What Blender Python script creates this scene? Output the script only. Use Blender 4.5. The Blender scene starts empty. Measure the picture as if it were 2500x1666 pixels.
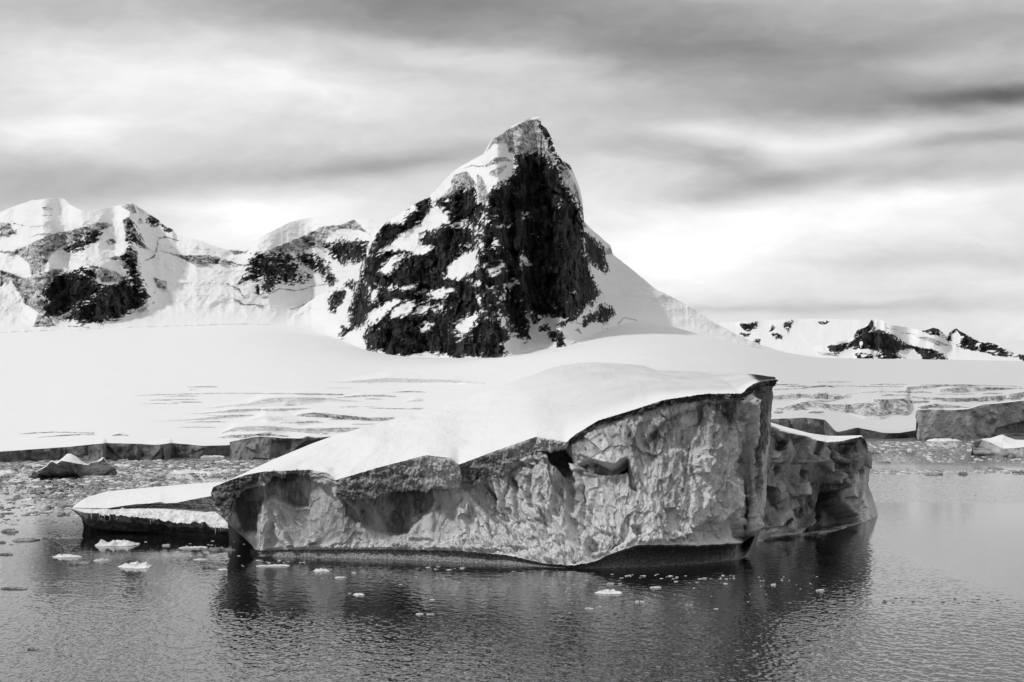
import bpy, math, random
import numpy as np
from mathutils import Vector

# ------------------------------------------------------------------ camera, sky, sun
F, CX, HY, CAMZ = 3472.0, 1250.0, 1000.0, 18.0      # focal length in photo pixels, centre column, horizon row, eye height
scene = bpy.context.scene
cam_d = bpy.data.cameras.new('camera'); cam = bpy.data.objects.new('camera', cam_d)
scene.collection.objects.link(cam); scene.camera = cam
cam.location = (0, 0, CAMZ); cam.rotation_euler = (math.radians(90), 0, 0)
cam_d.sensor_width = 36; cam_d.lens = F * 36 / 2500
cam_d.shift_y = (HY - 833) / 2500; cam_d.clip_end = 90000; cam_d.clip_start = 0.5

scene.view_settings.view_transform = 'Standard'; scene.view_settings.look = 'None'
scene.view_settings.exposure = 0.0; scene.view_settings.gamma = 1.0
scene.cycles.max_bounces = 6; scene.cycles.diffuse_bounces = 3; scene.cycles.glossy_bounces = 3
scene.cycles.use_denoising = True; scene.cycles.sample_clamp_indirect = 3.0; scene.cycles.sample_clamp_direct = 6.0

SUN = Vector((-0.60, -0.38, 0.70)).normalized()      # direction towards the sun
sd = bpy.data.lights.new('sun', 'SUN'); so = bpy.data.objects.new('sun', sd); scene.collection.objects.link(so)
sd.energy = 1.8; sd.angle = math.radians(3.5); sd.color = (1, 1, 1)
so.rotation_euler = SUN.to_track_quat('Z', 'Y').to_euler(); so.location = (-100, -50, 300)


class NT:
    """small helper for node graphs"""
    def __init__(s, tree): s.t = tree; s.n = tree.nodes; s.l = tree.links
    def new(s, typ, **kw):
        n = s.n.new(typ)
        for k, v in kw.items(): setattr(n, k, v)
        return n
    def inp(s, sock, v):
        if isinstance(v, bpy.types.NodeSocket): s.l.new(v, sock)
        elif v is not None: sock.default_value = v
    def m(s, op, a, b=None, c=None, clamp=False):
        n = s.new('ShaderNodeMath', operation=op, use_clamp=clamp)
        s.inp(n.inputs[0], a)
        if b is not None: s.inp(n.inputs[1], b)
        if c is not None: s.inp(n.inputs[2], c)
        return n.outputs[0]
    def mul(s, a, b): return s.m('MULTIPLY', a, b)
    def add(s, a, b): return s.m('ADD', a, b)
    def sub(s, a, b): return s.m('SUBTRACT', a, b)
    def ramp(s, v, a, b, lo=0.0, hi=1.0, smooth=True):
        n = s.new('ShaderNodeMapRange'); n.interpolation_type = 'SMOOTHSTEP' if smooth else 'LINEAR'
        s.inp(n.inputs[0], v); s.inp(n.inputs[1], a); s.inp(n.inputs[2], b); s.inp(n.inputs[3], lo); s.inp(n.inputs[4], hi)
        return n.outputs[0]
    def vec(s, x, y, z):
        n = s.new('ShaderNodeCombineXYZ'); s.inp(n.inputs[0], x); s.inp(n.inputs[1], y); s.inp(n.inputs[2], z); return n.outputs[0]
    def noise(s, vec, scale, detail=4, rough=0.5, dist=0.0, sx=1, sy=1, sz=1, off=(0, 0, 0)):
        if (sx, sy, sz) != (1, 1, 1) or off != (0, 0, 0):
            mp = s.new('ShaderNodeMapping'); s.inp(mp.inputs[0], vec)
            mp.inputs[1].default_value = off; mp.inputs[3].default_value = (sx, sy, sz); vec = mp.outputs[0]
        n = s.new('ShaderNodeTexNoise'); s.inp(n.inputs['Vector'], vec)
        n.inputs['Scale'].default_value = scale; n.inputs['Detail'].default_value = detail
        n.inputs['Roughness'].default_value = rough; n.inputs['Distortion'].default_value = dist
        return n.outputs[0]
    def attr(s, name):
        n = s.new('ShaderNodeAttribute'); n.attribute_name = name; return n.outputs['Fac']
    def mix(s, f, a, b):
        n = s.new('ShaderNodeMix'); n.data_type = 'FLOAT'
        s.inp(n.inputs[0], f); s.inp(n.inputs[2], a); s.inp(n.inputs[3], b); return n.outputs[0]
    def bump(s, h, strength, dist, prev=None):
        n = s.new('ShaderNodeBump'); s.inp(n.inputs['Height'], h)
        s.inp(n.inputs['Strength'], strength); s.inp(n.inputs['Distance'], dist)
        if prev is not None: s.l.new(prev, n.inputs['Normal'])
        return n.outputs[0]


# ---- world: a thin bright overcast with long soft cloud bands, laid out by sky direction
w = bpy.data.worlds.new('World'); scene.world = w; w.use_nodes = True
nt = NT(w.node_tree); w.node_tree.nodes.clear()
tc = nt.new('ShaderNodeTexCoord'); sep = nt.new('ShaderNodeSeparateXYZ'); nt.l.new(tc.outputs['Generated'], sep.inputs[0])
X, Y, Z = sep.outputs
ya = nt.m('MAXIMUM', nt.m('ABSOLUTE', Y), 0.12)
zz = nt.m('MAXIMUM', Z, 0.0)
a0 = nt.m('DIVIDE', X, ya); b0 = nt.m('DIVIDE', zz, ya)
base_v = nt.vec(a0, b0, nt.mul(nt.m('SIGN', Y), 3.0))
wn = nt.noise(base_v, 3.2, 3, 0.5, 0, 1.0, 4.0, 1)
wn2 = nt.noise(base_v, 9.0, 4, 0.55, 0, 1.0, 3.5, 1, (3, 5, 0))
a = nt.add(a0, nt.add(nt.mul(nt.sub(wn, 0.5), 0.10), nt.mul(nt.sub(wn2, 0.5), 0.07)))
b = nt.add(b0, nt.add(nt.mul(nt.sub(wn, 0.5), 0.045), nt.mul(nt.sub(wn2, 0.5), 0.022)))
wv = nt.vec(a, b, 0.0)
streak = nt.noise(wv, 5.0, 3, 0.45, 0.2, 1.0, 4.0, 1, (1.3, 0.4, 0))
streak2 = nt.noise(wv, 14.0, 3, 0.5, 0.2, 0.8, 5.0, 1, (7.3, 2.4, 0))
# base: bright near the ridge lines, greyer higher up
val = nt.ramp(b, 0.05, 0.34, 0.90, 0.76)
val = nt.add(val, nt.mul(nt.sub(streak, 0.5), 0.13))
val = nt.add(val, nt.mul(nt.sub(streak2, 0.5), 0.05))
mott = nt.noise(wv, 22.0, 4, 0.6, 0.3, 1.0, 2.2, 1, (2.3, 8.4, 0))
val = nt.add(val, nt.mul(nt.sub(mott, 0.5), 0.14))
# cloud bands: (px, py, half-width px, half-height px, tilt, amount) as seen from the ship
BL = [(1050, -20, 560, 90, 0.06, -0.22), (1800, 110, 650, 100, -0.05, -0.24), (1950, 235, 420, 55, 0.05, -0.13),
      (2460, 232, 280, 30, 0.06, -0.36), (2500, 40, 300, 60, 0, -0.05), (2330, 150, 260, 28, 0.1, 0.10), (250, 160, 420, 120, 0, 0.14),
      (1200, 135, 330, 45, -0.1, 0.15), (700, 240, 420, 70, 0, 0.12), (560, 430, 430, 38, 0.08, -0.11),
      (90, 470, 260, 50, 0, -0.12), (130, 335, 220, 50, 0.05, 0.14), (950, 400, 220, 25, 0.12, -0.13),
      (620, 545, 300, 70, 0, 0.15), (1600, 560, 500, 180, 0, 0.05), (1900, 430, 170, 30, 0.1, -0.20),
      (1760, 375, 150, 28, -0.05, -0.17), (2330, 400, 330, 30, 0.0, -0.10), (2400, 330, 260, 26, 0.06, -0.16), (2050, 520, 420, 60, 0, 0.12),
      (1750, 310, 120, 24, 0, 0.12), (2300, 640, 420, 25, 0, -0.06), (1950, 765, 350, 18, -0.03, -0.10), (1700, 620, 260, 70, 0, 0.12),
      (2050, 330, 300, 26, 0.08, 0.13), (2300, 470, 300, 30, 0, 0.08), (2400, 775, 300, 30, 0, -0.05), (60, 40, 500, 40, 0, -0.04),
      (1560, 345, 200, 28, 0.1, -0.06)]
for (px, py, sx, sy, tl, am) in BL:
    da = nt.mul(nt.sub(a, (px - CX) / F), F / sx)
    db = nt.mul(nt.sub(nt.sub(b, (HY - py) / F), nt.mul(nt.sub(a, (px - CX) / F), tl)), F / sy)
    g = nt.m('EXPONENT', nt.mul(nt.add(nt.mul(da, da), nt.mul(db, db)), -1.0))
    g = nt.mul(g, nt.ramp(Y, -0.05, 0.1))
    val = nt.add(val, nt.mul(g, am))
# unseen sky shaped for light: brightened overhead for the water, darkened behind for the cliffs
up = nt.ramp(Z, 0.275, 0.42); rear_ = nt.ramp(Y, 0.05, -0.35)
val = nt.mix(up, val, nt.add(0.86, nt.mul(nt.sub(streak, 0.5), 0.25)))
val = nt.mul(val, nt.sub(1.0, nt.mul(nt.mul(rear_, nt.sub(1.0, nt.ramp(Z, 0.35, 0.75))), 0.25)))
val = nt.m('MINIMUM', nt.m('MAXIMUM', val, 0.12), 1.2)
lin = nt.m('POWER', val, 2.2)
sky = nt.new('ShaderNodeTexSky'); sky.sky_type = 'NISHITA'; sky.sun_disc = False
sky.sun_elevation = math.asin(SUN.z); sky.sun_rotation = math.atan2(SUN.x, SUN.y)
bw = nt.new('ShaderNodeRGBToBW'); nt.l.new(sky.outputs[0], bw.inputs[0])
tot = nt.add(nt.mul(lin, 0.94), nt.mul(nt.m('MINIMUM', bw.outputs[0], 3.0), 0.010))
cmb = nt.new('ShaderNodeCombineColor')
for i in range(3): nt.l.new(tot, cmb.inputs[i])
bg = nt.new('ShaderNodeBackground'); nt.l.new(cmb.outputs[0], bg.inputs[0]); bg.inputs[1].default_value = 1.0
wo = nt.new('ShaderNodeOutputWorld'); nt.l.new(bg.outputs[0], wo.inputs[0])


# ------------------------------------------------------------------ numpy noise
def _h(ix, iy, seed):
    n = (ix.astype(np.int64) * 374761393 + iy.astype(np.int64) * 668265263 + seed * 1442695041) & 0xffffffff
    n = ((n ^ (n >> 13)) * 1274126177) & 0xffffffff
    n = ((n ^ (n >> 16)) * 2246822519) & 0xffffffff
    return ((n ^ (n >> 15)) & 0xffffff) / float(0x1000000)

def perlin(x, y, seed=0):
    xi = np.floor(x); yi = np.floor(y); xf = x - xi; yf = y - yi
    u = xf * xf * xf * (xf * (xf * 6 - 15) + 10); v = yf * yf * yf * (yf * (yf * 6 - 15) + 10)
    def g(i, j):
        t = _h(xi + i, yi + j, seed) * 2 * np.pi
        return np.cos(t) * (xf - i) + np.sin(t) * (yf - j)
    return 1.5 * ((g(0, 0) * (1 - u) + g(1, 0) * u) * (1 - v) + (g(0, 1) * (1 - u) + g(1, 1) * u) * v)

def fbm(x, y, oct=5, seed=0, gain=0.5, ridged=False):
    s = 0; a = 1; t = 0
    for i in range(oct):
        p = perlin(x * 2 ** i, y * 2 ** i, seed + i * 17)
        if ridged: p = 1 - 2 * np.abs(p)
        s = s + a * p; t += a; a *= gain
    return s / t

def facets(x, y, seed=0, tilt=1.0):
    """each cell of a voronoi pattern is a randomly tilted plane; returns height, edge distance, cell value"""
    xi = np.floor(x); yi = np.floor(y)
    best = np.full(x.shape, 9.0); sec = np.full(x.shape, 9.0); hh = np.zeros(x.shape); idv = np.zeros(x.shape)
    for i in (-1, 0, 1):
        for j in (-1, 0, 1):
            cx = xi + i; cy = yi + j
            dx = x - (cx + _h(cx, cy, seed)); dy = y - (cy + _h(cx, cy, seed + 1))
            d = np.hypot(dx, dy)
            h = tilt * ((_h(cx, cy, seed + 2) - .5) * 2 * dx + (_h(cx, cy, seed + 3) - .5) * 2 * dy) + (_h(cx, cy, seed + 4) - .5)
            closer = d < best
            sec = np.where(closer, best, np.minimum(sec, d))
            hh = np.where(closer, h, hh); idv = np.where(closer, _h(cx, cy, seed + 5), idv); best = np.minimum(best, d)
    return hh, sec - best, idv

def seg_dist(px, py, pts, closed=False):
    d = np.full(px.shape, 1e9); n = len(pts)
    for k in range(n if closed else n - 1):
        x0, y0 = pts[k]; x1, y1 = pts[(k + 1) % n]
        dx, dy = x1 - x0, y1 - y0; L = dx * dx + dy * dy + 1e-9
        t = np.clip(((px - x0) * dx + (py - y0) * dy) / L, 0, 1)
        d = np.minimum(d, np.hypot(px - x0 - t * dx, py - y0 - t * dy))
    return d

def sdist(px, py, poly, cut=30.0):
    """signed distance, positive inside, clipped at -cut outside (computed only near the polygon)"""
    out = np.full(px.shape, -cut); P = np.array(poly, float)
    m = (px > P[:, 0].min() - cut) & (px < P[:, 0].max() + cut) & (py > P[:, 1].min() - cut) & (py < P[:, 1].max() + cut)
    if not m.any(): return out
    x = px[m]; y = py[m]; d = seg_dist(x, y, poly, True); ins = np.zeros(x.shape, bool); n = len(poly)
    for k in range(n):
        x0, y0 = poly[k]; x1, y1 = poly[(k + 1) % n]
        c = (y0 > y) != (y1 > y)
        with np.errstate(divide='ignore', invalid='ignore'):
            ins ^= c & (x < (x1 - x0) * (y - y0) / (y1 - y0 + 1e-12) + x0)
    out[m] = np.where(ins, d, np.maximum(-d, -cut)); return out

def ss(x, a, b):
    t = np.clip((x - a) / (b - a), 0, 1); return t * t * (3 - 2 * t)

def blur(a, s, axis):
    if s <= 0: return a
    r = int(3 * s) + 1; k = np.exp(-0.5 * (np.arange(-r, r + 1) / s) ** 2); k /= k.sum()
    p = [(0, 0)] * a.ndim; p[axis] = (r, r); b = np.pad(a, p, mode='edge'); o = np.zeros(a.shape)
    for i, kk in enumerate(k):
        sl = [slice(None)] * a.ndim; sl[axis] = slice(i, i + a.shape[axis]); o += kk * b[tuple(sl)]
    return o

def T(s, ox, oy):                                    # traced coordinates -> photo pixels
    return lambda pts: [(ox + x / s, oy + y / s) for x, y in pts]

def world(px, py, Y): return np.stack([(px - CX) * Y / F, Y + 0 * px, CAMZ + (HY - py) * Y / F], -1)

def ip(x, pts, col=1, s=0.0):
    P = np.array(pts, float)
    if s <= 0: return np.interp(x, P[:, 0], P[:, col])
    g = np.arange(P[0, 0] - 4 * s, P[-1, 0] + 4 * s, 2.0)
    return np.interp(x, g, blur(np.interp(g, P[:, 0], P[:, col]), s / 2.0, 0))

# ------------------------------------------------------------------ materials
def new_mat(name):
    m = bpy.data.materials.new(name); m.use_nodes = True; m.node_tree.nodes.clear(); return m, NT(m.node_tree)

def finish(m, g, col, rough=0.6, normal=None, spec=0.3, ior=1.31):
    p = g.new('ShaderNodeBsdfPrincipled'); c = g.new('ShaderNodeCombineColor')
    for i in range(3): g.inp(c.inputs[i], col)
    g.l.new(c.outputs[0], p.inputs['Base Color']); g.inp(p.inputs['Roughness'], rough)
    p.inputs['Specular IOR Level'].default_value = spec; g.inp(p.inputs['IOR'], ior)
    if normal is not None: g.l.new(normal, p.inputs['Normal'])
    o = g.new('ShaderNodeOutputMaterial'); g.l.new(p.outputs[0], o.inputs[0]); return m

def obj_co(g): return g.new('ShaderNodeTexCoord').outputs['Object']

def mat_snow():
    m, g = new_mat('snow'); co = obj_co(g)
    n1 = g.noise(co, 0.12, 5, 0.55, 0, 1, 0.5, 1); n2 = g.noise(co, 1.6, 6, 0.6, 0, 1, 0.6, 1)
    n0 = g.noise(co, 0.035, 4, 0.5, 0.5, 1, 0.4, 1)
    nb = g.bump(n0, 1.0, 5.0); nb = g.bump(n1, 0.8, 1.3, nb); nb = g.bump(n2, 0.6, 0.16, nb); n3 = g.noise(co, 1.3, 5, 0.65, 0.6, 0.35, 1.6, 1, (4, 4, 4)); nb = g.bump(n3, 0.55, 0.18, nb)
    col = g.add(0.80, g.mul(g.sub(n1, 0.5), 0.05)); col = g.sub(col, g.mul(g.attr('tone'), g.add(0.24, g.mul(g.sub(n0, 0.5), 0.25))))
    return finish(m, g, col, 0.65, nb, 0.2)

def mat_ice(name, base=0.42, dark=0.16, light=0.78, fine=1.0, streak=1.0):
    """glacier ice: 'tone' (0 bubble-free dark ice and painted recess shade, 1 white crushed ice) is stored per vertex"""
    m, g = new_mat(name); co = obj_co(g); t = g.attr('tone')
    warp = g.noise(co, 0.25, 4, 0.6, 0.0)
    n = g.noise(co, 0.55, 9, 0.66, 0.9, 1, 1, 0.45)
    n2 = g.noise(co, 3.0, 7, 0.7, 0.6, 1.3, 1.3, 0.35)
    n3 = g.noise(co, 9.0, 5, 0.7, 0.2)
    tt = g.add(t, g.mul(g.sub(n, 0.5), 0.5)); tt = g.add(tt, g.mul(g.sub(warp, 0.5), 0.35)); tt = g.add(tt, g.mul(g.sub(n2, 0.5), 0.4))
    n5 = g.noise(co, 2.4, 5, 0.65, 0.9, 1.0, 1.0, 0.13, (5, 1, 2))
    tt = g.add(tt, g.mul(g.sub(n5, 0.5), 0.45 * streak))
    c1 = g.ramp(tt, 0.02, 0.55, dark, base); c2 = g.ramp(tt, 0.5, 1.05, 0.0, light - base)
    col = g.add(c1, c2)
    crack = g.new('ShaderNodeTexVoronoi', feature='DISTANCE_TO_EDGE'); mp = g.new('ShaderNodeMapping'); g.l.new(co, mp.inputs[0])
    mp.inputs[3].default_value = (0.42, 0.42, 0.16)
    wv = g.new('ShaderNodeVectorMath', operation='ADD'); g.l.new(mp.outputs[0], wv.inputs[0])
    nn = g.new('ShaderNodeTexNoise'); g.l.new(co, nn.inputs['Vector']); nn.inputs['Scale'].default_value = 0.8; nn.inputs['Detail'].default_value = 5
    sc = g.new('ShaderNodeVectorMath', operation='SCALE'); g.l.new(nn.outputs['Color'], sc.inputs[0]); sc.inputs['Scale'].default_value = 1.1
    g.l.new(sc.outputs[0], wv.inputs[1]); g.l.new(wv.outputs[0], crack.inputs['Vector']); crack.inputs['Scale'].default_value = 1.0
    cm = g.ramp(crack.outputs['Distance'], 0.0, 0.02, 0.45, 1.0)
    cmask = g.ramp(g.noise(co, 0.35, 2, 0.5, 0, 1, 1, 1, (9, 2, 4)), 0.52, 0.62)
    col = g.mul(col, g.mix(cmask, 1.0, cm))
    nb = g.bump(n, 1.0 * fine, 0.75); nb = g.bump(n5, 0.7 * fine, 0.22, nb); nb = g.bump(n2, 0.75 * fine, 0.22, nb); nb = g.bump(n3, 0.5 * fine, 0.06, nb)
    return finish(m, g, col, 0.42, nb, 0.35)

def mat_crust():
    m, g = new_mat('snow crust'); co = obj_co(g)
    n = g.noise(co, 1.1, 8, 0.72, 0.3); n2 = g.noise(co, 5.0, 6, 0.75, 0.4); n0 = g.noise(co, 0.25, 3, 0.5)
    tone = g.attr('tone')
    v = g.add(g.add(g.mul(n, 0.7), g.mul(n2, 0.55)), g.mul(g.sub(n0, .5), 0.25)); v = g.add(v, g.mul(g.sub(tone, 0.5), 0.55))
    col = g.ramp(v, 0.42, 0.84, 0.07, 0.80)
    nb = g.bump(n, 1.0, 0.5); nb = g.bump(n2, 1.0, 0.16, nb)
    return finish(m, g, col, 0.7, nb, 0.2)

def mat_band():
    m, g = new_mat('wet ice'); co = obj_co(g)
    v = g.new('ShaderNodeTexVoronoi'); g.l.new(co, v.inputs['Vector']); v.inputs['Scale'].default_value = 3.4
    n = g.noise(co, 0.5, 5, 0.6, 0, 1, 1, 0.4); n2 = g.noise(co, 6.0, 4, 0.6)
    col = g.add(0.16, g.mul(g.sub(n, 0.5), 0.16)); col = g.add(col, g.mul(g.attr('tone'), 0.36))
    col = g.mul(col, g.ramp(v.outputs['Distance'], 0.1, 0.7, 1.25, 0.55))
    nb = g.bump(v.outputs['Distance'], 0.9, -0.14); nb = g.bump(n2, 0.3, 0.03, nb)
    return finish(m, g, col, 0.3, nb, 0.5)

def mat_land(name='mountain', sc=1.0, rockcol=0.016, snowcol=0.81, speck=1.0, gritty=1.0):
    """snow, bare rock and exposed ice, plus grey shading painted on glacier scarps; 'rock' is the signed distance to a rock edge in photo pixels, 'ice' 0..1"""
    m, g = new_mat(name); co = obj_co(g); r = g.attr('rock'); ic = g.attr('ice')
    rt = g.new('ShaderNodeMapping'); g.l.new(co, rt.inputs[0]); rt.inputs[2].default_value = (0, math.radians(24), 0); rot = rt.outputs[0]
    e1 = g.noise(rot, 0.05 * sc, 8, 0.72, 0.8, 0.8, 0.5, 2.0)
    e4 = g.noise(co, 0.10 * sc, 6, 0.7, 0.4, 2.2, 0.5, 0.5, (9, 3, 1))
    e2 = g.noise(rot, 0.14 * sc, 6, 0.78, 0.3, 0.6, 0.5, 1.7, (40, 0, 11))
    e3 = g.noise(co, 0.30 * sc, 6, 0.85, 0.0, 0.7, 0.5, 1.2, (4, 0, 21))
    def cells(vec, scale, sx, sz, off):
        mp = g.new('ShaderNodeMapping'); g.l.new(vec, mp.inputs[0]); mp.inputs[3].default_value = (sx, 0.3, sz); mp.inputs[1].default_value = off
        wr = g.new('ShaderNodeTexNoise'); g.l.new(mp.outputs[0], wr.inputs['Vector']); wr.inputs['Scale'].default_value = scale * 1.3; wr.inputs['Detail'].default_value = 3
        sc_ = g.new('ShaderNodeVectorMath', operation='SCALE'); g.l.new(wr.outputs['Color'], sc_.inputs[0]); sc_.inputs['Scale'].default_value = 1.1 / scale
        ad = g.new('ShaderNodeVectorMath', operation='ADD'); g.l.new(mp.outputs[0], ad.inputs[0]); g.l.new(sc_.outputs[0], ad.inputs[1])
        v_ = g.new('ShaderNodeTexVoronoi'); g.l.new(ad.outputs[0], v_.inputs['Vector']); v_.inputs['Scale'].default_value = scale
        sp = g.new('ShaderNodeSeparateColor'); g.l.new(v_.outputs['Color'], sp.inputs[0]); return sp.outputs[0]
    v1 = cells(rot, 0.075 * sc, 0.7, 1.7, (0, 0, 0)); v2 = cells(rot, 0.20 * sc, 0.6, 1.5, (7, 3, 2)); v3 = cells(co, 0.16 * sc, 1.6, 0.5, (17, 3, 2))
    rr = g.add(g.add(r, 4.5 * gritty), g.mul(g.sub(e1, 0.5), 26.0 * gritty)); rr = g.add(rr, g.mul(g.sub(e4, 0.5), 12.0 * gritty)); rr = g.add(rr, g.mul(g.sub(e3, 0.5), 10.0 * gritty))
    rr = g.add(rr, g.mul(g.sub(v1, 0.5), 7.0 * gritty)); rr = g.add(rr, g.mul(g.sub(v2, 0.5), 6.5 * gritty)); rr = g.add(rr, g.mul(g.sub(v3, 0.5), 4.0 * gritty))
    rock = g.ramp(rr, -0.5, 0.5)
    # snow caught on ledges inside the rock
    lim = g.ramp(r, 0.0, 14.0, 0.56, 0.64); lim = g.sub(lim, g.mul(g.attr('speck'), 0.085 * speck))
    led = g.ramp(g.add(g.add(g.mul(e2, 0.55), g.mul(e3, 0.25)), g.mul(v2, 0.17)), lim, g.add(lim, 0.012)); 
    rock = g.mul(rock, g.sub(1.0, led))
    rn = g.noise(co, 0.08 * sc, 8, 0.7, 0.4, 1.6, 1, 0.45)
    rn2 = g.noise(co, 0.5 * sc, 5, 0.7, 0.2, 1.6, 1, 0.5)
    rc = g.ramp(g.add(g.add(g.mul(rn, 0.45), g.mul(rn2, 0.4)), g.mul(v3, 0.15)), 0.42, 0.66, rockcol * 0.2, rockcol * 3.0)
    i1 = g.noise(co, 0.045 * sc, 8, 0.72, 0.8, 1, 0.6, 1.5); i2 = g.noise(co, 0.35 * sc, 5, 0.7, 0.3)
    icc = g.ramp(g.add(g.mul(i1, 0.6), g.mul(i2, 0.4)), 0.38, 0.60, 0.12, 0.80)
    ck = g.new('ShaderNodeTexVoronoi', feature='DISTANCE_TO_EDGE'); g.l.new(rot, ck.inputs['Vector']); ck.inputs['Scale'].default_value = 0.09 * sc
    icc = g.mul(icc, g.ramp(ck.outputs['Distance'], 0.0, 0.10, 0.4, 1.0))
    icm = g.ramp(g.add(ic, g.mul(g.sub(i1, 0.5), 0.9)), 0.36, 0.70)
    s1 = g.noise(co, 0.02 * sc, 5, 0.6)
    sn = g.add(snowcol, g.mul(g.sub(s1, 0.5), 0.05)); sn = g.sub(sn, g.mul(g.attr('cloud_shade'), 0.17))  # cloud shadow painted into the glacier's snow colour
    col = g.mix(icm, sn, icc); col = g.mix(rock, col, rc)
    h = g.add(g.mul(i1, 1.0), g.mul(i2, 0.25))
    nb = g.bump(h, g.add(0.03, g.mul(icm, 0.7)), 4.5 / sc)
    nb = g.bump(rn2, g.mul(rock, 1.0), 5.0 / sc, nb)
    return finish(m, g, col, 0.7, nb, 0.12)

def mat_floe(name, lo, hi):
    m, g = new_mat(name); co = obj_co(g)
    n = g.noise(co, 1.6, 7, 0.7, 0.4)
    col = g.ramp(n, 0.33, 0.62, lo, hi); nb = g.bump(n, 0.9, 0.15)
    return finish(m, g, col, 0.5, nb, 0.3)

def mat_water():
    m, g = new_mat('water'); geo = g.new('ShaderNodeNewGeometry').outputs['Position']
    s = g.new('ShaderNodeSeparateXYZ'); g.l.new(geo, s.inputs[0]); x, y, z = s.outputs
    big = g.noise(geo, 0.012, 5, 0.6, 0.5, 1.0, 3.0, 1); mid = g.noise(geo, 0.05, 4, 0.6, 0.3, 0.6, 2.2, 1, (31, 7, 0))
    yw = g.add(y, g.add(g.mul(g.sub(big, .5), 60.0), g.mul(g.sub(mid, .5), 46.0)))
    yw = g.add(yw, g.mul(x, 0.10))
    far = g.mul(g.ramp(yw, 440.0, 500.0), 0.22)
    pat = g.ramp(g.noise(geo, 0.02, 4, 0.6, 0.5, 0.5, 4.0, 1, (5, 19, 0)), 0.60, 0.68, 0.0, 0.45)
    wind = g.m('MINIMUM', g.add(far, g.mul(pat, g.ramp(y, 480.0, 520.0))), 1.0)
    r1 = g.noise(geo, 3.4, 2, 0.6, 0.3, 1.0, 0.5, 1)
    r2 = g.noise(geo, 1.0, 2, 0.5, 0.5, 1.0, 0.6, 1, (3, 8, 0))
    hgt = g.add(g.mul(r1, 3.6), g.mul(r2, 1.0))
    nb = g.bump(hgt, g.m('MINIMUM', g.add(0.010, g.mul(wind, 0.95)), 1.0), 1.0)
    return finish(m, g, 0.008, g.add(0.01, g.mul(wind, 0.03)), nb, 0.5, 2.2)

M = dict(snow=mat_snow(), cliff=mat_ice('cliff ice', 0.70, 0.10, 0.93), rear=mat_ice('rear ice', 0.42, 0.06, 0.85), crust=mat_crust(), band=mat_band(),
         peak=mat_land('peak', 1.0, 0.034), range=mat_land('range', 1.0, 0.034, 0.81, 0.8), far=mat_land('far range', 0.35, 0.04, 0.80, 0.5, 0.5),
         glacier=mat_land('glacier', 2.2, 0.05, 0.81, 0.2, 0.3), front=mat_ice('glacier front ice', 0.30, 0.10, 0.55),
         floe=mat_floe('floe white', 0.55, 0.86), dfloe=mat_floe('floe grey', 0.09, 0.40), water=mat_water())

# ------------------------------------------------------------------ mesh and tagging helpers
def mesh_obj(name, V, Fq, mat, parent=None, attrs=None, smooth=True):
    me = bpy.data.meshes.new(name); V = np.asarray(V, np.float32); Fq = np.asarray(Fq, np.int32)
    me.vertices.add(len(V)); me.vertices.foreach_set('co', V.ravel())
    k = Fq.shape[1]; me.loops.add(Fq.size); me.loops.foreach_set('vertex_index', Fq.ravel())
    me.polygons.add(len(Fq)); me.polygons.foreach_set('loop_start', np.arange(len(Fq), dtype=np.int32) * k)
    me.polygons.foreach_set('use_smooth', np.full(len(Fq), smooth))
    me.update(calc_edges=True); me.validate()
    for n, v in (attrs or {}).items():
        at = me.attributes.new(n, 'FLOAT', 'POINT'); at.data.foreach_set('value', np.asarray(v, np.float32).ravel())
    me.materials.append(mat); o = bpy.data.objects.new(name, me); scene.collection.objects.link(o)
    if parent is not None: o.parent = parent; o.matrix_parent_inverse = parent.matrix_world.inverted()
    return o

def grid_faces(nr, nc, flip=False):
    i = np.arange((nr - 1) * (nc - 1)); r = i // (nc - 1); c = i % (nc - 1); a_ = r * nc + c
    f = np.stack([a_, a_ + 1, a_ + nc + 1, a_ + nc], 1)
    return f[:, ::-1] if flip else f

def grid_obj(name, P, mat, parent=None, attrs=None, flip=False):
    nr, nc = P.shape[:2]
    return mesh_obj(name, P.reshape(-1, 3), grid_faces(nr, nc, flip), mat, parent, {k: v.ravel() for k, v in (attrs or {}).items()})

def tag(o, label=None, cat=None, group=None, kind=None):
    if label: o['label'] = label
    if cat: o['category'] = cat
    if group: o['group'] = group
    if kind: o['kind'] = kind
    return o

def empty(name, loc):
    o = bpy.data.objects.new(name, None); scene.collection.objects.link(o); o.location = loc
    bpy.context.view_layer.update(); return o

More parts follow.
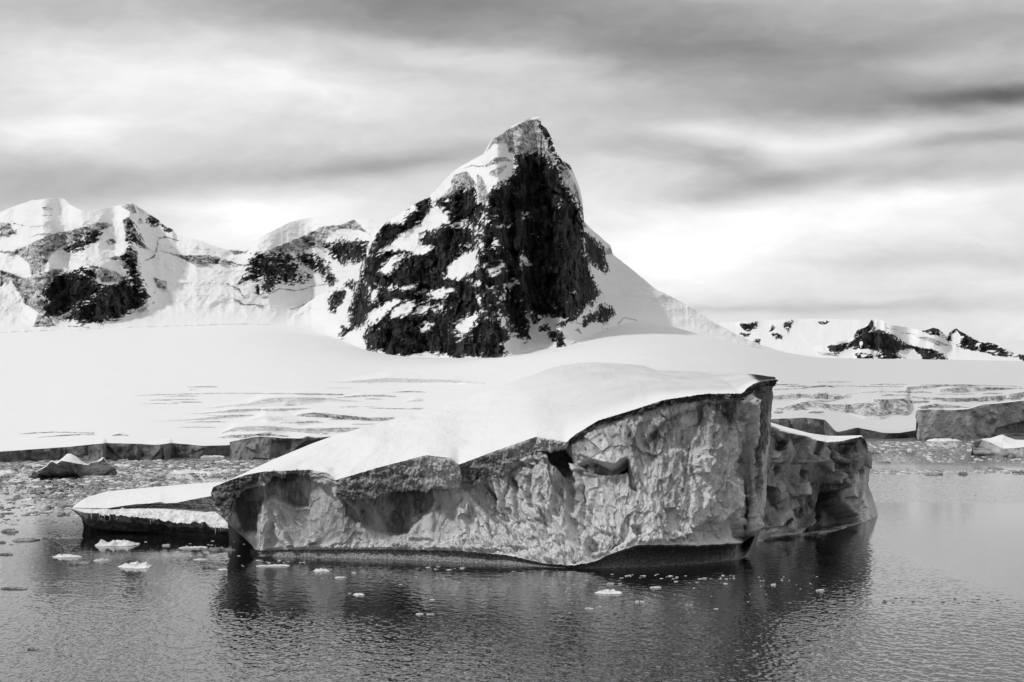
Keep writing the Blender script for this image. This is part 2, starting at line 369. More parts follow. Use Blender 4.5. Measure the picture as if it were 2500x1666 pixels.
# ------------------------------------------------------------------ water
def water_sheet():
    """the sea: one sheet, finely divided with real wavelets where it lies near the ship, flat further out"""
    yn = np.concatenate([[-600., 20., 60.], np.arange(82, 200, 0.16), 200 * (500 / 200) ** np.linspace(0, 1, 720), [506, 560, 800, 2000, 16000]])
    pxs = np.concatenate([np.arange(-150, 2650, 3.2)]); Yg = yn[:, None]; fan = np.maximum(Yg, 60)
    Xg = (pxs[None, :] - CX) * fan / F; Xg = np.concatenate([np.full((len(yn), 1), -9000.), Xg, np.full((len(yn), 1), 9000.)], 1)
    Yg = np.broadcast_to(Yg, Xg.shape); Zg = np.zeros(Xg.shape); m = (Yg > 81.9) & (Yg < 505) & (np.abs(Xg) < 400)
    x = Xg[m]; y = Yg[m]
    h = 0.7 * fbm(x * 0.9 + 0.3 * y, y * 0.55, 2, 601) + 0.62 * fbm(x * 2.6, y * 1.3, 2, 611) + 0.36 * fbm(x * 5.0 + y, y * 2.2, 1, 621)
    big = fbm(x / 60, y / 16, 4, 631); mid = fbm(x / 16, y / 7, 4, 641)
    yw = y + 22 * big + 9 * mid
    near = 1 - ss(yw, 112, 150); calm = 0.13 + 0.10 * mid
    lee = ss(x, -44, -30) * (1 - ss(x, 44, 52)) * 0.40
    amp = np.clip(np.maximum(near, calm + lee) + 0.25 * ss(big, .18, .4), 0.06, 1.0)
    farw = ss(yw, 262, 290) * (1 - 0.55 * ss(yw, 380, 450)); amp = np.maximum(amp * (1 - ss(y, 250, 300)), 1.15 * farw) * ss(y, 82, 84) * (1 - ss(y, 470, 500))
    Zg[m] = (h - h.mean()) * 0.058 * amp
    P = np.stack([Xg, Yg, Zg], -1)
    return grid_obj('water', P, M['water'])
wo_ = water_sheet()
tag(wo_, 'calm dark polar sea mirroring the icebergs, rippled grey nearer the viewer', 'water', kind='structure')

# ------------------------------------------------------------------ glacier snowfield
# per column: front row and distance, top row and distance
GF = [(-500, 1112, 440), (0, 1103, 478), (100, 1096, 492), (170, 1091, 500), (260, 1082, 503), (345, 1084, 520), (380, 1087, 525), (420, 1082, 530), (500, 1089, 545),
      (560, 1087, 560), (700, 1075, 600), (1000, 1070, 700), (1500, 1062, 800), (1860, 1030, 850), (1880, 1024, 850), (1965, 1020, 850), (2015, 1025, 860),
      (2042, 1056, 900), (2093, 1044, 900), (2155, 1057, 900), (2195, 1058, 900), (2215, 1054, 900), (2245, 1050, 905), (2300, 1046, 960), (2520, 1040, 1100), (3000, 1038, 1200)]
FOOT = [(-500, 820), (0, 812), (150, 806), (250, 802), (400, 797), (520, 793), (600, 791), (680, 795), (770, 806), (840, 832), (900, 858), (1000, 871), (1100, 873), (1230, 873),
        (1300, 852), (1390, 846), (1480, 806), (1560, 784), (1640, 800), (1720, 822), (1800, 842), (1910, 860), (2000, 874), (3000, 882)]
CREST = [(x_, y_ - (2.5 if x_ < 1860 else 0)) for x_, y_ in FOOT if x_ < 1950] + [(2000, 874), (2150, 876.5), (2350, 879), (2500, 882), (3000, 884)]
def glacier_Y(px, py):
    pf = ip(px, GF, 1, 70); yf = ip(px, GF, 2, 70); yt = ip(px, [(-500, 2150), (1000, 2150), (1700, 1950), (1900, 1850), (3000, 1850)], 1, 80)
    ptop = ip(px, [(-500, 800), (600, 788), (1000, 850), (1500, 790), (1910, 855), (2000, 872), (3000, 882)], 1, 80)
    t = np.clip((pf - py) / (pf - ptop), -0.2, 1.2); return yf * (yt / yf) ** t

B = T(2.6144, 0, 860); R = T(3.137, 1750, 740); R2 = T(3.62, 1850, 900)
# scarps and swells: (px, top row, bottom row) along the slope, plus how much grey they get, bare ice and painted shading
def sc(fn, pts):
    top = fn([(x, t) for x, t, b_ in pts]); bot = fn([(x, b_) for x, t, b_ in pts])
    return [(t[0], t[1], b_[1]) for t, b_ in zip(top, bot)]
SC = [
 (sc(B, [(1290, 358, 360), (1400, 345, 360), (1580, 325, 354), (1680, 300, 350), (1760, 290, 345), (1920, 286, 340), (2080, 290, 318), (2300, 315, 322), (2353, 322, 325)]), .38),
 (sc(B, [(860, 276, 278), (1100, 268, 273), (1400, 261, 265), (1850, 263, 268), (1960, 264, 276), (2190, 267, 279), (2200, 270, 274)]), .75),
 (sc(B, [(2080, 190, 192), (2200, 186, 199), (2353, 174, 208), (2480, 162, 210), (2600, 168, 212), (2900, 176, 206), (3100, 200, 206)]), .40),
 (sc(B, [(1150, 394, 396), (1290, 390, 398), (1500, 365, 392), (1600, 360, 385), (1780, 360, 385), (1900, 358, 372), (2000, 357, 360)]), .45),
 (sc(B, [(960, 442, 445), (1150, 433, 440), (1300, 420, 438), (1450, 400, 430), (1600, 400, 410), (1640, 404, 406)]), .45),
 (sc(B, [(1560, 440, 443), (1640, 420, 444), (1690, 404, 448), (1800, 412, 455), (1900, 440, 470), (2050, 445, 455), (2200, 450, 452)]), .35),
 (sc(B, [(1880, 400, 412), (2000, 386, 425), (2100, 392, 430), (2220, 405, 440), (2353, 418, 446), (2500, 417, 440), (2560, 430, 434)]), .75),
 (sc(B, [(1400, 520, 524), (1500, 480, 520), (1600, 472, 520), (1700, 470, 525), (1850, 480, 520), (2000, 500, 530), (2100, 520, 535)]), .45),
 (sc(B, [(1900, 490, 494), (2050, 484, 520), (2250, 482, 528), (2400, 485, 512), (2560, 490, 500)]), .55),
 (sc(B, [(1380, 545, 550), (1480, 528, 556), (1560, 525, 560), (1720, 520, 540), (1850, 535, 548)]), .6),
 (sc(B, [(120, 523, 526), (200, 513, 524), (350, 508, 514), (500, 512, 520), (610, 514, 524)]), .7),
 (sc(B, [(230, 545, 548), (400, 528, 538), (500, 524, 532), (620, 526, 528)]), .7),
 (sc(B, [(700, 532, 535), (760, 520, 540), (830, 532, 536)]), .6),
 (sc(B, [(440, 600, 604), (560, 586, 612), (680, 580, 625)]), .35),
 (sc(B, [(920, 588, 592), (1000, 588, 618), (1060, 586, 625), (1100, 582, 622)]), .40),
 (sc(B, [(2130, 292, 296), (2300, 272, 290), (2450, 272, 290), (2520, 280, 290), (2540, 285, 288)]), .5),
 (sc(B, [(2570, 318, 322), (2650, 300, 322), (2700, 305, 318)]), .35),
 (sc(B, [(2900, 344, 347), (2990, 340, 350), (3080, 346, 349)]), .7),
 (sc(B, [(2340, 354, 358), (2500, 358, 364), (2700, 364, 368)]), .7),
 (sc(R2, [(130, 184, 192), (400, 170, 180), (580, 152, 158), (900, 154, 158), (1300, 158, 163)]), .95),
 (sc(R2, [(510, 119, 124), (700, 117, 123), (840, 118, 122)]), .9),
 (sc(R2, [(1300, 165, 200), (1500, 152, 185), (1640, 142, 160), (1900, 146, 152), (2353, 156, 162), (2600, 162, 170)]), .75),
 (sc(R2, [(1600, 190, 216), (1740, 166, 214), (1990, 164, 212), (2100, 168, 190), (2353, 175, 182), (2600, 178, 186)]), .75),
 (sc(R2, [(1400, 258, 275), (1600, 256, 288), (1700, 262, 296), (1900, 258, 300), (2150, 240, 280), (2270, 222, 270), (2353, 206, 260), (2600, 200, 260)]), .62),
 (sc(R2, [(1010, 272, 300), (1120, 272, 330), (1250, 268, 370), (1320, 264, 395), (1345, 330, 400), (1360, 400, 405)]), .68),
 (sc(R2, [(80, 245, 296), (300, 230, 280), (480, 222, 262), (600, 226, 262), (640, 255, 262), (900, 212, 222), (1100, 198, 214)]), .5),
 (sc(R2, [(200, 350, 356), (400, 300, 350), (520, 288, 352), (620, 318, 378), (800, 320, 408), (950, 306, 452), (1080, 300, 458), (1180, 330, 426), (1350, 400, 418)]), .95),
 (sc(R2, [(1400, 345, 372), (1560, 310, 372), (1700, 322, 372), (1900, 350, 372)]), .7),
]
_r = random.Random(77)
for _q in range(60):                                    # small broken steps of the right-hand icefall
    _x = _r.uniform(1880, 2560); _y = _r.uniform(938, 1012); _w = _r.uniform(14, 75) * (0.6 if _y > 970 else 1.0); _hh = _r.uniform(1.5, 5.5) * (1.35 if _y > 965 else 0.8); _t = _r.uniform(-.06, .06)
    if _x > 2230 and _y > 985: continue
    SC.append(([(_x - _w, _y + _t * -_w - .5, _y - _t * _w + .5), (_x - _w * .3, _y - _hh, _y + _hh * .4), (_x + _w * .2, _y - _hh * .6, _y + _hh * .6), (_x + _w * .6, _y - _hh * .8, _y + _hh * .2), (_x + _w, _y + _t * _w - .5, _y + _t * _w + .5)], _r.uniform(.55, .98)))
for _q in range(26):                                    # fine crevasses of the left slope
    _x = _r.uniform(380, 1050); _y = _r.uniform(945, 1058); _w = _r.uniform(12, 60); _hh = _r.uniform(.8, 2.6)
    SC.append(([(_x - _w, _y - .4, _y + .4), (_x - _w * .2, _y - _hh, _y + _hh * .5), (_x + _w * .5, _y - _hh * .8, _y + _hh * .3), (_x + _w, _y - .4, _y + .4)], _r.uniform(.45, .85)))
def build_glacier():
    px = np.arange(-460, 2960, 4.0); nr = 250
    pf = ip(px, GF, 1, 4) + 0.8 * fbm(px / 25, px * 0, 4, 5); pt = ip(px, CREST, 1, 14)
    t = np.linspace(0, 1, nr)[:, None]
    py = pf + (pt - pf) * t ** 1.0; PX = np.broadcast_to(px, py.shape).copy()
    eff = py.copy(); ice = np.zeros(py.shape); near = np.zeros(py.shape)  # ice: bare ice plus the grey shading painted on the scarps
    edge = fbm(PX / 22, py / 9, 4, 3) * 1.2
    for pts, am in SC:
        xs = [p[0] for p in pts]; m = (PX > xs[0]) & (PX < xs[-1])
        top = ip(PX, pts, 1) + edge; bot = ip(PX, pts, 2) + edge * 0.5; h = np.maximum(bot - top, 0.3)
        up = np.maximum(h * 0.9, 1.5)
        new = np.where((eff <= bot) & (eff >= top), bot - 0.3 * (bot - eff), np.where((eff < top) & (eff > top - up), (top - up) + (eff - (top - up)) * (up + 0.70 * h) / up, eff))
        win = ss(PX, xs[0], xs[0] + 7) * (1 - ss(PX, xs[-1] - 7, xs[-1])); eff = np.where(m, eff + (new - eff) * win, eff)
        k = ss(py, top - 0.8, top + 0.6) * (1 - ss(py, bot - h * 0.5, bot + 0.8)) * ss(PX, xs[0], xs[0] + 6) * (1 - ss(PX, xs[-1] - 6, xs[-1]))
        ice = np.maximum(ice, k * am)
    Y = glacier_Y(PX, eff)
    # gentle swells that bend the light, and rubble on the broken ice
    Y = Y * (1 + 0.004 * fbm(PX / 90, py / 14, 4, 11)) + ice * 5 * fbm(PX / 9, py / 5, 4, 13)
    Y = np.maximum.accumulate(Y + np.linspace(0, 1, nr)[:, None] * 0.5, axis=0)
    P = world(PX, py, Y)
    foot = P[:1].copy(); foot[..., 1] += 0.5
    top = [P[-1:].copy() for _ in range(3)]
    for i, tt in enumerate(top): tt[..., 1] += (60, 400, 1500)[i]; tt[..., 2] -= (4, 60, 300)[i]
    P = np.concatenate([P] + top); pad = lambda A_: np.concatenate([A_, np.repeat(A_[-1:], 3, 0)])
    z = np.full(P.shape[:2], -40.0)
    o = grid_obj('glacier', P, M['glacier'], None, dict(rock=z, ice=pad(np.clip(ice * 1.15 + 0.08 * (ice > 0.05), 0, 1)), speck=z * 0, cloud_shade=pad(ss(PX + 1.5 * (py - 900) + 60 * fbm(PX / 150, py / 30, 4, 15), 1300, 1950) * np.ones(py.shape))))  # right half greyed: a cloud shadow painted on the snow
    tag(o, 'wide smooth snow covered glacier sloping from the rock peak down to the sea', 'glacier', kind='structure')
    # the ice front: from the snow edge down to the water, a child part
    n = 26; pxs = np.arange(-460, 2960, 2.0)
    pf2 = ip(pxs, np.stack([px, pf], 1)); Yf = ip(pxs, np.stack([px, Y[0]], 1)); tt = np.linspace(0, 1, n)[:, None]
    top = world(pxs, pf2, Yf); Pf = np.zeros((n, len(pxs), 3))
    h = top[:, 2]
    rec = fbm(pxs / 16 + 0 * tt, tt * 1.2 + pxs * 0, 5, 21) ; fac, ed, idv = facets(pxs / 26 + 0 * tt, tt * 1.3 + 0 * pxs, 31)
    Pf[..., 0] = top[:, 0]; Pf[..., 2] = top[:, 2] * (1 - tt) - 0.6 * tt
    d = (rec * 2.0 + fac * 1.6) * np.minimum(1, tt * 6) - 1.2 * tt - 2.0 * fbm(pxs / 60, pxs * 0, 3, 77)
    Pf[..., 1] = top[:, 1] + d * (h / 8) ; Pf[0, :, 1] = top[:, 1]
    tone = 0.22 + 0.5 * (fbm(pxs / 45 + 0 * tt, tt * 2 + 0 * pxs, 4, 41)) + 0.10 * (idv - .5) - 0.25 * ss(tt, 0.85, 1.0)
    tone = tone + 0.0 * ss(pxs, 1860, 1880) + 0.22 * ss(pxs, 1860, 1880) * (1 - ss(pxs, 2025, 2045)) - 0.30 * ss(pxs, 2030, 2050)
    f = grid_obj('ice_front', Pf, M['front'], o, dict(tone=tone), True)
    tag(f, 'low dark ice cliff where the glacier meets the sea')
    return o
build_glacier()

# ------------------------------------------------------------------ mountains
def relief(name, sil, foot, footY, step, nr, rocks, snows, ices, lines, slope, ridges, mat, noise_m, back, rag=1.5, specks=(), smooth=6, icev=1.0, turn=None):
    """surface marched upward from its foot: each class of ground gets its own steepness"""
    x0 = max(sil[0][0], foot[0][0]); x1 = min(sil[-1][0], foot[-1][0]); px = np.arange(x0, x1, step)
    ps = ip(px, sil) - rag * fbm(px / 14, px * 0, 5, 3) - 0.5 * rag * np.abs(fbm(px / 5, px * 0, 3, 9)); pf = ip(px, foot, 1, 8); ps = np.minimum(ps, pf - 1)
    t = np.linspace(0, 1, nr)[:, None]; PY = pf + (ps - pf) * t; PX = np.broadcast_to(px, PY.shape).copy()
    wx = PX + 2.2 * fbm(PX / 14, PY / 14, 4, 51); wy = PY + 2.2 * fbm(PX / 14, PY / 14, 4, 61)
    rock = np.full(PY.shape, -30.0)
    for p in rocks: rock = np.maximum(rock, sdist(wx, wy, p))
    for p in snows: rock = np.minimum(rock, -sdist(wx, wy, p))
    ice = np.zeros(PY.shape)
    for p in ices: ice = np.maximum(ice, icev * ss(sdist(wx, wy, p), -3, 4))
    for p, wd in lines: ice = np.maximum(ice, 1 - ss(seg_dist(wx, wy, p), wd * 0.5, wd))
    speck = np.zeros(PY.shape)
    for p, v in specks: speck = np.maximum(speck, v * ss(sdist(PX, PY, p), -10, 15))
    rk = ss(rock, -2, 4); sl = slope[0] * (1 - rk) + slope[1] * rk; sl = sl * (1 - ice) + slope[2] * ice
    low_ = ss(pf - PY, 0, 64); sl = sl * (rk + (1 - rk) * (0.22 + 0.78 * low_)); sl = blur(sl, 2, 0)
    Yc = np.zeros(PY.shape); Yc[0] = footY(px); 
    for i in range(1, nr):
        e = (HY - PY[i]) / F; d = (PY[i - 1] - PY[i]) * Yc[i - 1] / F
        Yc[i] = Yc[i - 1] + d / np.maximum(sl[i] - e, 0.07)
    Yc = blur(Yc, smooth, 1); Yc = blur(Yc, 1.5, 0)
    if turn: Yc += turn[1] * np.maximum(blur(np.maximum(PX - turn[0], 0), 10, 1), 0)
    for pts, wd, am in ridges:
        dd = seg_dist(PX, PY, pts); Yc -= am * np.clip(1 - dd / wd, 0, 1)
    edge = np.minimum(1, (1 - t) * 12 + .25)
    q = noise_m; n1 = fbm(PX / 60, PY / 60, 6, 71, 0.55, True); n2 = fbm(PX / 19 + 0.7 * n1, PY / 26, 5, 81, 0.6); fc, ed, idv = facets(PX / 24 + n1, PY / 34, 91)
    Yc -= edge * (q[0] * n1 + rk * (q[1] * n2 + q[1] * 0.8 * fc) + ice * q[2] * 1.2 * fbm(PX / 22 + PY / 60, PY / 13 - PX / 50, 5, 99, .6))
    P = world(PX, PY, Yc); tail = []
    for dy, dz in back:
        r_ = P[-1:].copy(); r_[..., 1] += dy; r_[..., 2] = np.maximum(r_[..., 2] - dz, -2); tail.append(r_)
    low = P[:1].copy(); low[..., 2] -= 25; low[..., 1] += 5
    P = np.concatenate([low, P] + tail); pd = lambda A_: np.concatenate([A_[:1], A_, np.repeat(A_[-1:], len(tail), 0)])
    return grid_obj(name, P, mat, None, dict(rock=pd(rock), ice=pd(ice), speck=pd(speck)))

C = T(2.4507, 800, 260); A = T(2.6144, 0, 460)
peak_sil = [(676, 800), (700, 786), (740, 748), (775, 722), (800, 714), (835, 690), (850, 665), (880, 640), (897, 622), (905, 600), (920, 570), (937, 549), (965, 530), (1005, 502), (1040, 485), (1060, 468), (1085, 440),
            (1111, 415), (1140, 398), (1180, 377), (1192, 355), (1204, 338), (1228, 326), (1248, 308), (1268, 301), (1290, 290), (1312, 286), (1319, 287), (1322, 305), (1335, 315), (1348, 340), (1356, 368), (1372, 392), (1392, 404), (1402, 425), (1415, 460),
            (1423, 495), (1425, 540), (1440, 556), (1465, 578), (1490, 600), (1497, 622), (1520, 640), (1560, 672), (1600, 706), (1650, 730), (1690, 752), (1730, 780), (1800, 818), (1860, 843), (1915, 860), (1930, 868)]
peak_foot = [(676, 803)] + [(x, y) for x, y in FOOT if x > 680 and x < 1930] + [(1930, 870)]
rocksP = [C(p) for p in [
 [(1130,305),(1240,280),(1320,310),(1350,370),(1390,400),(1410,480),(1470,530),(1515,590),(1530,680),(1532,860),(1560,960),(1590,1060),(1622,1115),(1590,1165),(1500,1240),(1475,1275),(1430,1270),(1370,1250),(1270,1245),(1205,1225),(1195,1320),(1207,1390),(1180,1400),(1120,1360),(1060,1290),(1025,1290),(930,1240),(900,1150),(860,1060),(850,1010),(900,960),(900,850),(880,780),(900,740),(950,640),(965,530),(1000,490),(1060,460),(1110,430),(1130,370)],
 [(650,570),(700,560),(790,510),(885,475),(895,560),(950,590),(905,700),(885,765),(860,710),(830,680),(735,697),(720,650),(680,610)],
 [(550,560),(600,548),(625,575),(600,620),(540,690),(490,720),(440,760),(380,810),(300,860),(232,898),(260,850),(300,760),(330,712),(400,700),(450,690),(500,640),(540,630)],
 [(230,900),(300,880),(440,868),(480,870),(540,892),(600,880),(640,850),(600,830),(555,800),(590,760),(630,770),(640,740),(700,710),(780,710),(840,720),(862,740),(895,800),(905,845),(820,870),(740,920),(705,960),(700,1035),(780,1050),(850,1010),(880,1100),(895,1160),(920,1190),(930,1250),(1020,1300),(1065,1350),(1072,1390),(1040,1420),(1065,1480),(1040,1505),(960,1495),(880,1490),(770,1495),(640,1475),(560,1470),(480,1485),(400,1495),(350,1470),(250,1445),(220,1375),(240,1340),(330,1260),(440,1165),(420,1150),(350,1170),(300,1205),(262,1215),(245,1250),(200,1310),(130,1335),(85,1382),(88,1325),(130,1320),(140,1200),(170,1100),(205,990)],
 [(1532,765),(1600,790),(1640,860),(1660,920),(1665,985),(1600,950),(1560,920),(1540,870)],
 [(1530,1270),(1600,1240),(1650,1190),(1700,1220),(1705,1250),(1650,1300),(1610,1270),(1530,1312)],
 [(1220,1250),(1262,1282),(1240,1292)], [(1318,1360),(1370,1345),(1412,1390),(1412,1425),(1395,1447),(1365,1400)],
 [(1375,1312),(1430,1270),(1500,1240),(1480,1280)], [(1280,1330),(1330,1312),(1330,1335)],
 [(15,1232),(20,1130),(60,1098),(108,1108),(85,1165),(45,1225)], [(115,1070),(190,1040),(165,1090)],
 [(1270,95),(1335,170),(1345,250),(1390,300),(1440,350),(1450,380),(1400,370),(1350,290),(1320,190)]]]
snowsP = [C(p) for p in [
 [(945,640),(962,660),(940,720),(905,775),(885,762),(930,700)], [(1000,800),(1042,840),(1022,862),(988,822)], [(1155,868),(1212,942),(1150,962)],
 [(930,950),(1000,968),(1050,928),(1062,962),(1000,1002),(955,990)], [(1060,1080),(1110,1040),(1130,1060),(1090,1100)], [(900,790),(930,820),(925,880),(905,840)],
 [(1030,1235),(1070,1270),(1120,1340),(1100,1345),(1045,1290)], [(300,980),(372,900),(480,880),(425,930),(372,1002),(320,1012)],
 [(390,1200),(480,1158),(535,1180),(492,1242),(375,1278)], [(525,1130),(700,1080),(785,1078),(740,1122),(660,1152),(600,1132)], [(600,1212),(705,1178),(692,1222),(640,1242)],
 [(725,1335),(830,1248),(925,1228),(885,1300),(815,1400),(770,1405),(785,1350)], [(425,1085),(535,1062),(512,1092),(430,1098)], [(555,1325),(600,1282),(640,1305),(570,1348)],
 [(245,1112),(292,1078),(315,1100),(282,1165),(248,1162)], [(515,1242),(560,1178),(605,1200),(590,1252)], [(1000,720),(1080,700),(1085,718),(990,735)], [(1150,655),(1200,632),(1220,650),(1160,665)],
 [(965,655),(1010,650),(1000,662)], [(1375,600),(1385,550),(1400,580),(1385,605)], [(800,835),(860,825),(840,845)], [(350,1085),(385,1065),(400,1100),(365,1105)], [(880,1050),(905,1045),(915,1075),(890,1085)],
 [(1020,1150),(1060,1130),(1040,1165)], [(1225,770),(1265,762),(1240,775)], [(955,1060),(1000,1100),(985,1110),(950,1075)], [(215,1060),(265,1065),(250,1090),(220,1085)], [(1350,1190),(1370,1180),(1368,1195)], [(1455,1100),(1500,1105),(1470,1120)]]]
icesP = [C(p) for p in [
 [(940,285),(990,190),(1050,165),(1060,150),(1150,100),(1268,65),(1335,170),(1350,280),(1390,400),(1345,370),(1310,300),(1240,275),(1130,300),(1080,275),(1070,225),(1000,225)],
 [(1350,280),(1400,330),(1450,400),(1500,500),(1520,590),(1480,540),(1410,480),(1390,400)],
 [(645,570),(740,480),(735,440),(765,405),(835,385),(895,470),(790,515),(700,562)], [(890,395),(930,430),(965,530),(945,590),(900,560),(895,480)],
 [(760,388),(860,350),(940,352),(1000,305),(1060,300),(1110,330),(1040,332),(950,365),(860,362)], [(970,385),(1020,370),(1060,350),(1080,360),(1010,425),(965,410)],
 [(1640,850),(1700,845),(1705,890),(1660,885)], [(1430,1440),(1480,1405),(1560,1450),(1500,1470)], [(1470,1340),(1500,1320),(1530,1370),(1490,1350)]]]
linesP = [(C([(1665,1330),(1740,1340),(1740,1300),(1770,1265),(1838,1278),(1900,1300),(2100,1350),(2300,1400),(2600,1450)]), 1.6), (C([(1360,1310),(1430,1285),(1520,1300),(1560,1290)]), 1.5),
          (C([(1400,1440),(1440,1445),(1480,1410)]), 1.2), (C([(720,930),(800,870),(880,845)]), 1.0)]
# fluted snow on the right-hand slope
for k in range(0):
    xx = 1560 + k * 26; linesP.append((C([(xx + 20, 900 + k * 24), (xx + 120 + k * 3, 1240 + k * 10)]), 0.42))
ridgesP = [(C([(1130,300),(1130,430),(1145,700),(1150,960),(1200,1230)]), 34, 26), (C([(835,390),(895,480),(900,690),(905,850),(925,1100),(1030,1290)]), 40, 30),
           (C([(950,640),(1040,860),(1110,980),(1200,1230)]), 26, 20), (C([(1268,70),(1345,280),(1420,430),(1530,690),(1560,950),(1622,1115)]), 24, 18),
           (C([(560,560),(440,740),(240,900),(130,1300)]), 26, 14), (C([(720,700),(600,880),(430,1160),(230,1370)]), 30, 12)]
specksP = [(C([(640,560),(960,480),(960,760),(640,760)]), 0.4), (C([(880,640),(1000,760),(1120,960),(1210,1230),(1200,1400),(900,1200),(850,900)]), 0.45),
           (C([(140,900),(560,860),(760,1080),(1080,1380),(1060,1500),(600,1490),(200,1400),(130,1300)]), 0.25), (C([(1350,270),(1460,380),(1530,600),(1530,700),(1440,560),(1400,420)]), 0.95)]
o = relief('mountain', peak_sil, peak_foot, lambda px: glacier_Y(px, ip(px, FOOT, 1, 14)) - 6, 2.0, 330, rocksP, snowsP, icesP, linesP, (0.95, 3.2, 1.6), ridgesP, M['peak'], (9, 12, 8), ((40, 30), (160, 200), (420, 500)), 2.2, specksP, 5, .95, (1415, 1.7))
tag(o, 'tall black rock peak with sheer face and snow capped summit', 'mountain', kind='structure')

rng_sil = [(-460, 640), (-200, 560), (0, 519), (23, 508), (76, 490), (126, 484), (158, 486), (168, 498), (190, 510), (212, 517), (268, 506), (323, 497), (337, 504), (367, 525), (386, 536), (402, 552), (421, 560), (432, 575), (474, 584), (516, 598), (555, 611),
           (574, 609), (600, 601), (650, 572), (707, 543), (757, 531), (822, 529), (861, 534), (900, 533), (930, 545), (1000, 570), (1080, 640), (1100, 700)]
rng_foot = [(-460, 822)] + [(x, y) for x, y in FOOT if -400 < x < 650] + [(650, 793), (760, 804), (900, 852), (1100, 868)]
rocksL = [A(p) for p in [
 [(430,530),(500,540),(560,570),(640,620),(635,660),(540,720),(470,760),(360,808),(300,800),(288,760),(310,700),(275,650),(320,590),(350,560)],
 [(405,822),(520,760),(640,690),(800,580),(830,600),(880,640),(942,690),(890,745),(820,790),(740,832),(690,832),(650,868),(620,860),(560,850),(530,865),(470,835)],
 [(425,388),(520,340),(590,288),(637,292),(580,345),(530,380),(440,406)], [(790,435),(830,390),(865,400),(885,480),(892,560),(932,665),(880,640),(830,590),(800,500)],
 [(815,205),(850,250),(890,310),(905,372),(860,362),(810,335),(830,300)], [(970,188),(1012,198),(1012,226),(975,218)], [(1048,248),(1100,262),(1060,272)],
 [(520,515),(600,540),(610,575),(560,560)], [(630,645),(770,620),(770,640),(650,690)],
 [(1525,608),(1560,560),(1605,450),(1640,415),(1700,412),(1850,418),(1895,470),(1900,605),(1850,608),(1760,600),(1712,655),(1680,650),(1680,592),(1570,582)],
 [(1895,420),(2000,430),(2095,480),(2105,510),(2050,542),(1980,512),(1900,470)], [(1902,530),(1985,560),(1960,582),(1908,588)], [(2050,540),(2100,510),(2137,575),(2112,607),(2070,580)],
 [(2070,372),(2160,338),(2230,338),(2335,350),(2340,460),(2290,472),(2230,460),(2200,492),(2110,430)], [(1635,620),(1652,622),(1647,672)]]]
icesL = [A(p) for p in [
 [(0,398),(90,400),(200,350),(330,290),(450,265),(560,240),(650,212),(730,235),(600,290),(420,360),(330,420),(300,480),(250,560),(200,560),(180,480),(120,430),(0,412)],
 [(0,525),(60,535),(150,575),(280,540),(350,510),(430,515),(350,555),(300,620),(270,690),(310,770),(250,800),(160,740),(60,570),(0,640)],
 [(555,485),(640,500),(740,530),(800,570),(760,600),(650,605),(620,560)], [(765,112),(845,92),(880,160),(850,165)], [(780,200),(830,180),(900,330),(960,400),(900,380),(800,300)],
 [(1005,388),(1140,425),(1300,425),(1420,445),(1510,495),(1360,485),(1230,485),(1140,442)],
 [(1705,395),(1850,338),(1920,310),(2070,240),(2180,230),(2260,195),(2353,290),(2290,270),(2210,262),(2110,270),(2070,375),(1980,385),(1900,412),(1760,412)],
 [(0,218),(65,222),(100,290),(30,312),(0,322)], [(215,870),(240,805),(310,812),(362,880),(200,890)], [(975,560),(1070,600),(1065,640),(1000,640)],
 [(660,440),(780,430),(800,465),(720,460)], [(670,330),(730,320),(750,350),(690,365)], [(790,400),(850,380),(880,450),(800,480)], [(2000,720),(2080,670),(2110,650),(2100,740),(2020,745)], [(1460,395),(1570,400),(1590,385),(1540,420),(1490,425)],
 [(880,190),(980,190),(1000,220),(880,230)]]]
linesL = [(A([(930,462),(980,440),(1003,380),(1010,322),(1060,312),(1140,335)]), 1.6), (A([(1400,445),(1500,482),(1565,492)]), 1.3), (A([(1490,705),(1560,742),(1620,745),(1680,745)]), 1.6), (A([(1450,610),(1520,640),(1560,700)]), 1.6),
          (A([(1680,700),(1780,642),(1900,652),(2000,625),(2110,612)]), 1.2), (A([(190,245),(270,240)]), 1.2), (A([(265,172),(330,176)]), 1.2), (A([(180,315),(250,295),(320,290)]), 1.0), (A([(270,125),(300,120),(335,138)]), 1.4),
          (A([(90,225),(160,243)]), 1.2), (A([(430,880),(570,888)]), 1.6), (A([(890,785),(980,730),(990,650)]), .8), (A([(330,815),(410,850)]), 1.0), (A([(1850,775),(1950,740),(2010,705)]), 1.2), (A([(1895,840),(1930,810),(1960,780)]), 1.6),
          (A([(1740,160),(1745,162)]), 1)]
specksL = [(A([(1530,400),(2110,420),(2120,610),(1530,610)]), 1.0), (A([(800,190),(910,310),(930,420),(800,420)]), 1.2), (A([(780,380),(900,400),(950,700),(800,560)]), .9), (A([(2050,340),(2350,340),(2350,490),(2050,490)]), .6), (A([(500,820),(900,560),(950,700),(650,870)]), .35)]
ridgesL = [(A([(845,95),(820,200),(830,400),(890,560),(940,690)]), 40, 26), (A([(2260,195),(2110,270),(2060,380)]), 24, 20), (A([(440,400),(640,480),(800,430)]), 30, 15)]
def rngY(px): return glacier_Y(px, ip(px, FOOT, 1, 14)) - 4 + 90 * ss(px, 640, 760)
o = relief('mountain', rng_sil, rng_foot, rngY, 2.5, 190, rocksL, [A([(500,520),(512,520),(512,570)]), A([(400,810),(640,655),(650,668),(420,822)])], icesL, linesL, (0.62, 2.2, 1.7), ridgesL, M['range'], (15, 10, 26), ((60, 20), (250, 150), (700, 500)), 1.2, specksL, 6, .92)
tag(o, 'broad snow covered mountain with grey ice cliffs, left of the black peak', 'mountain', kind='structure')

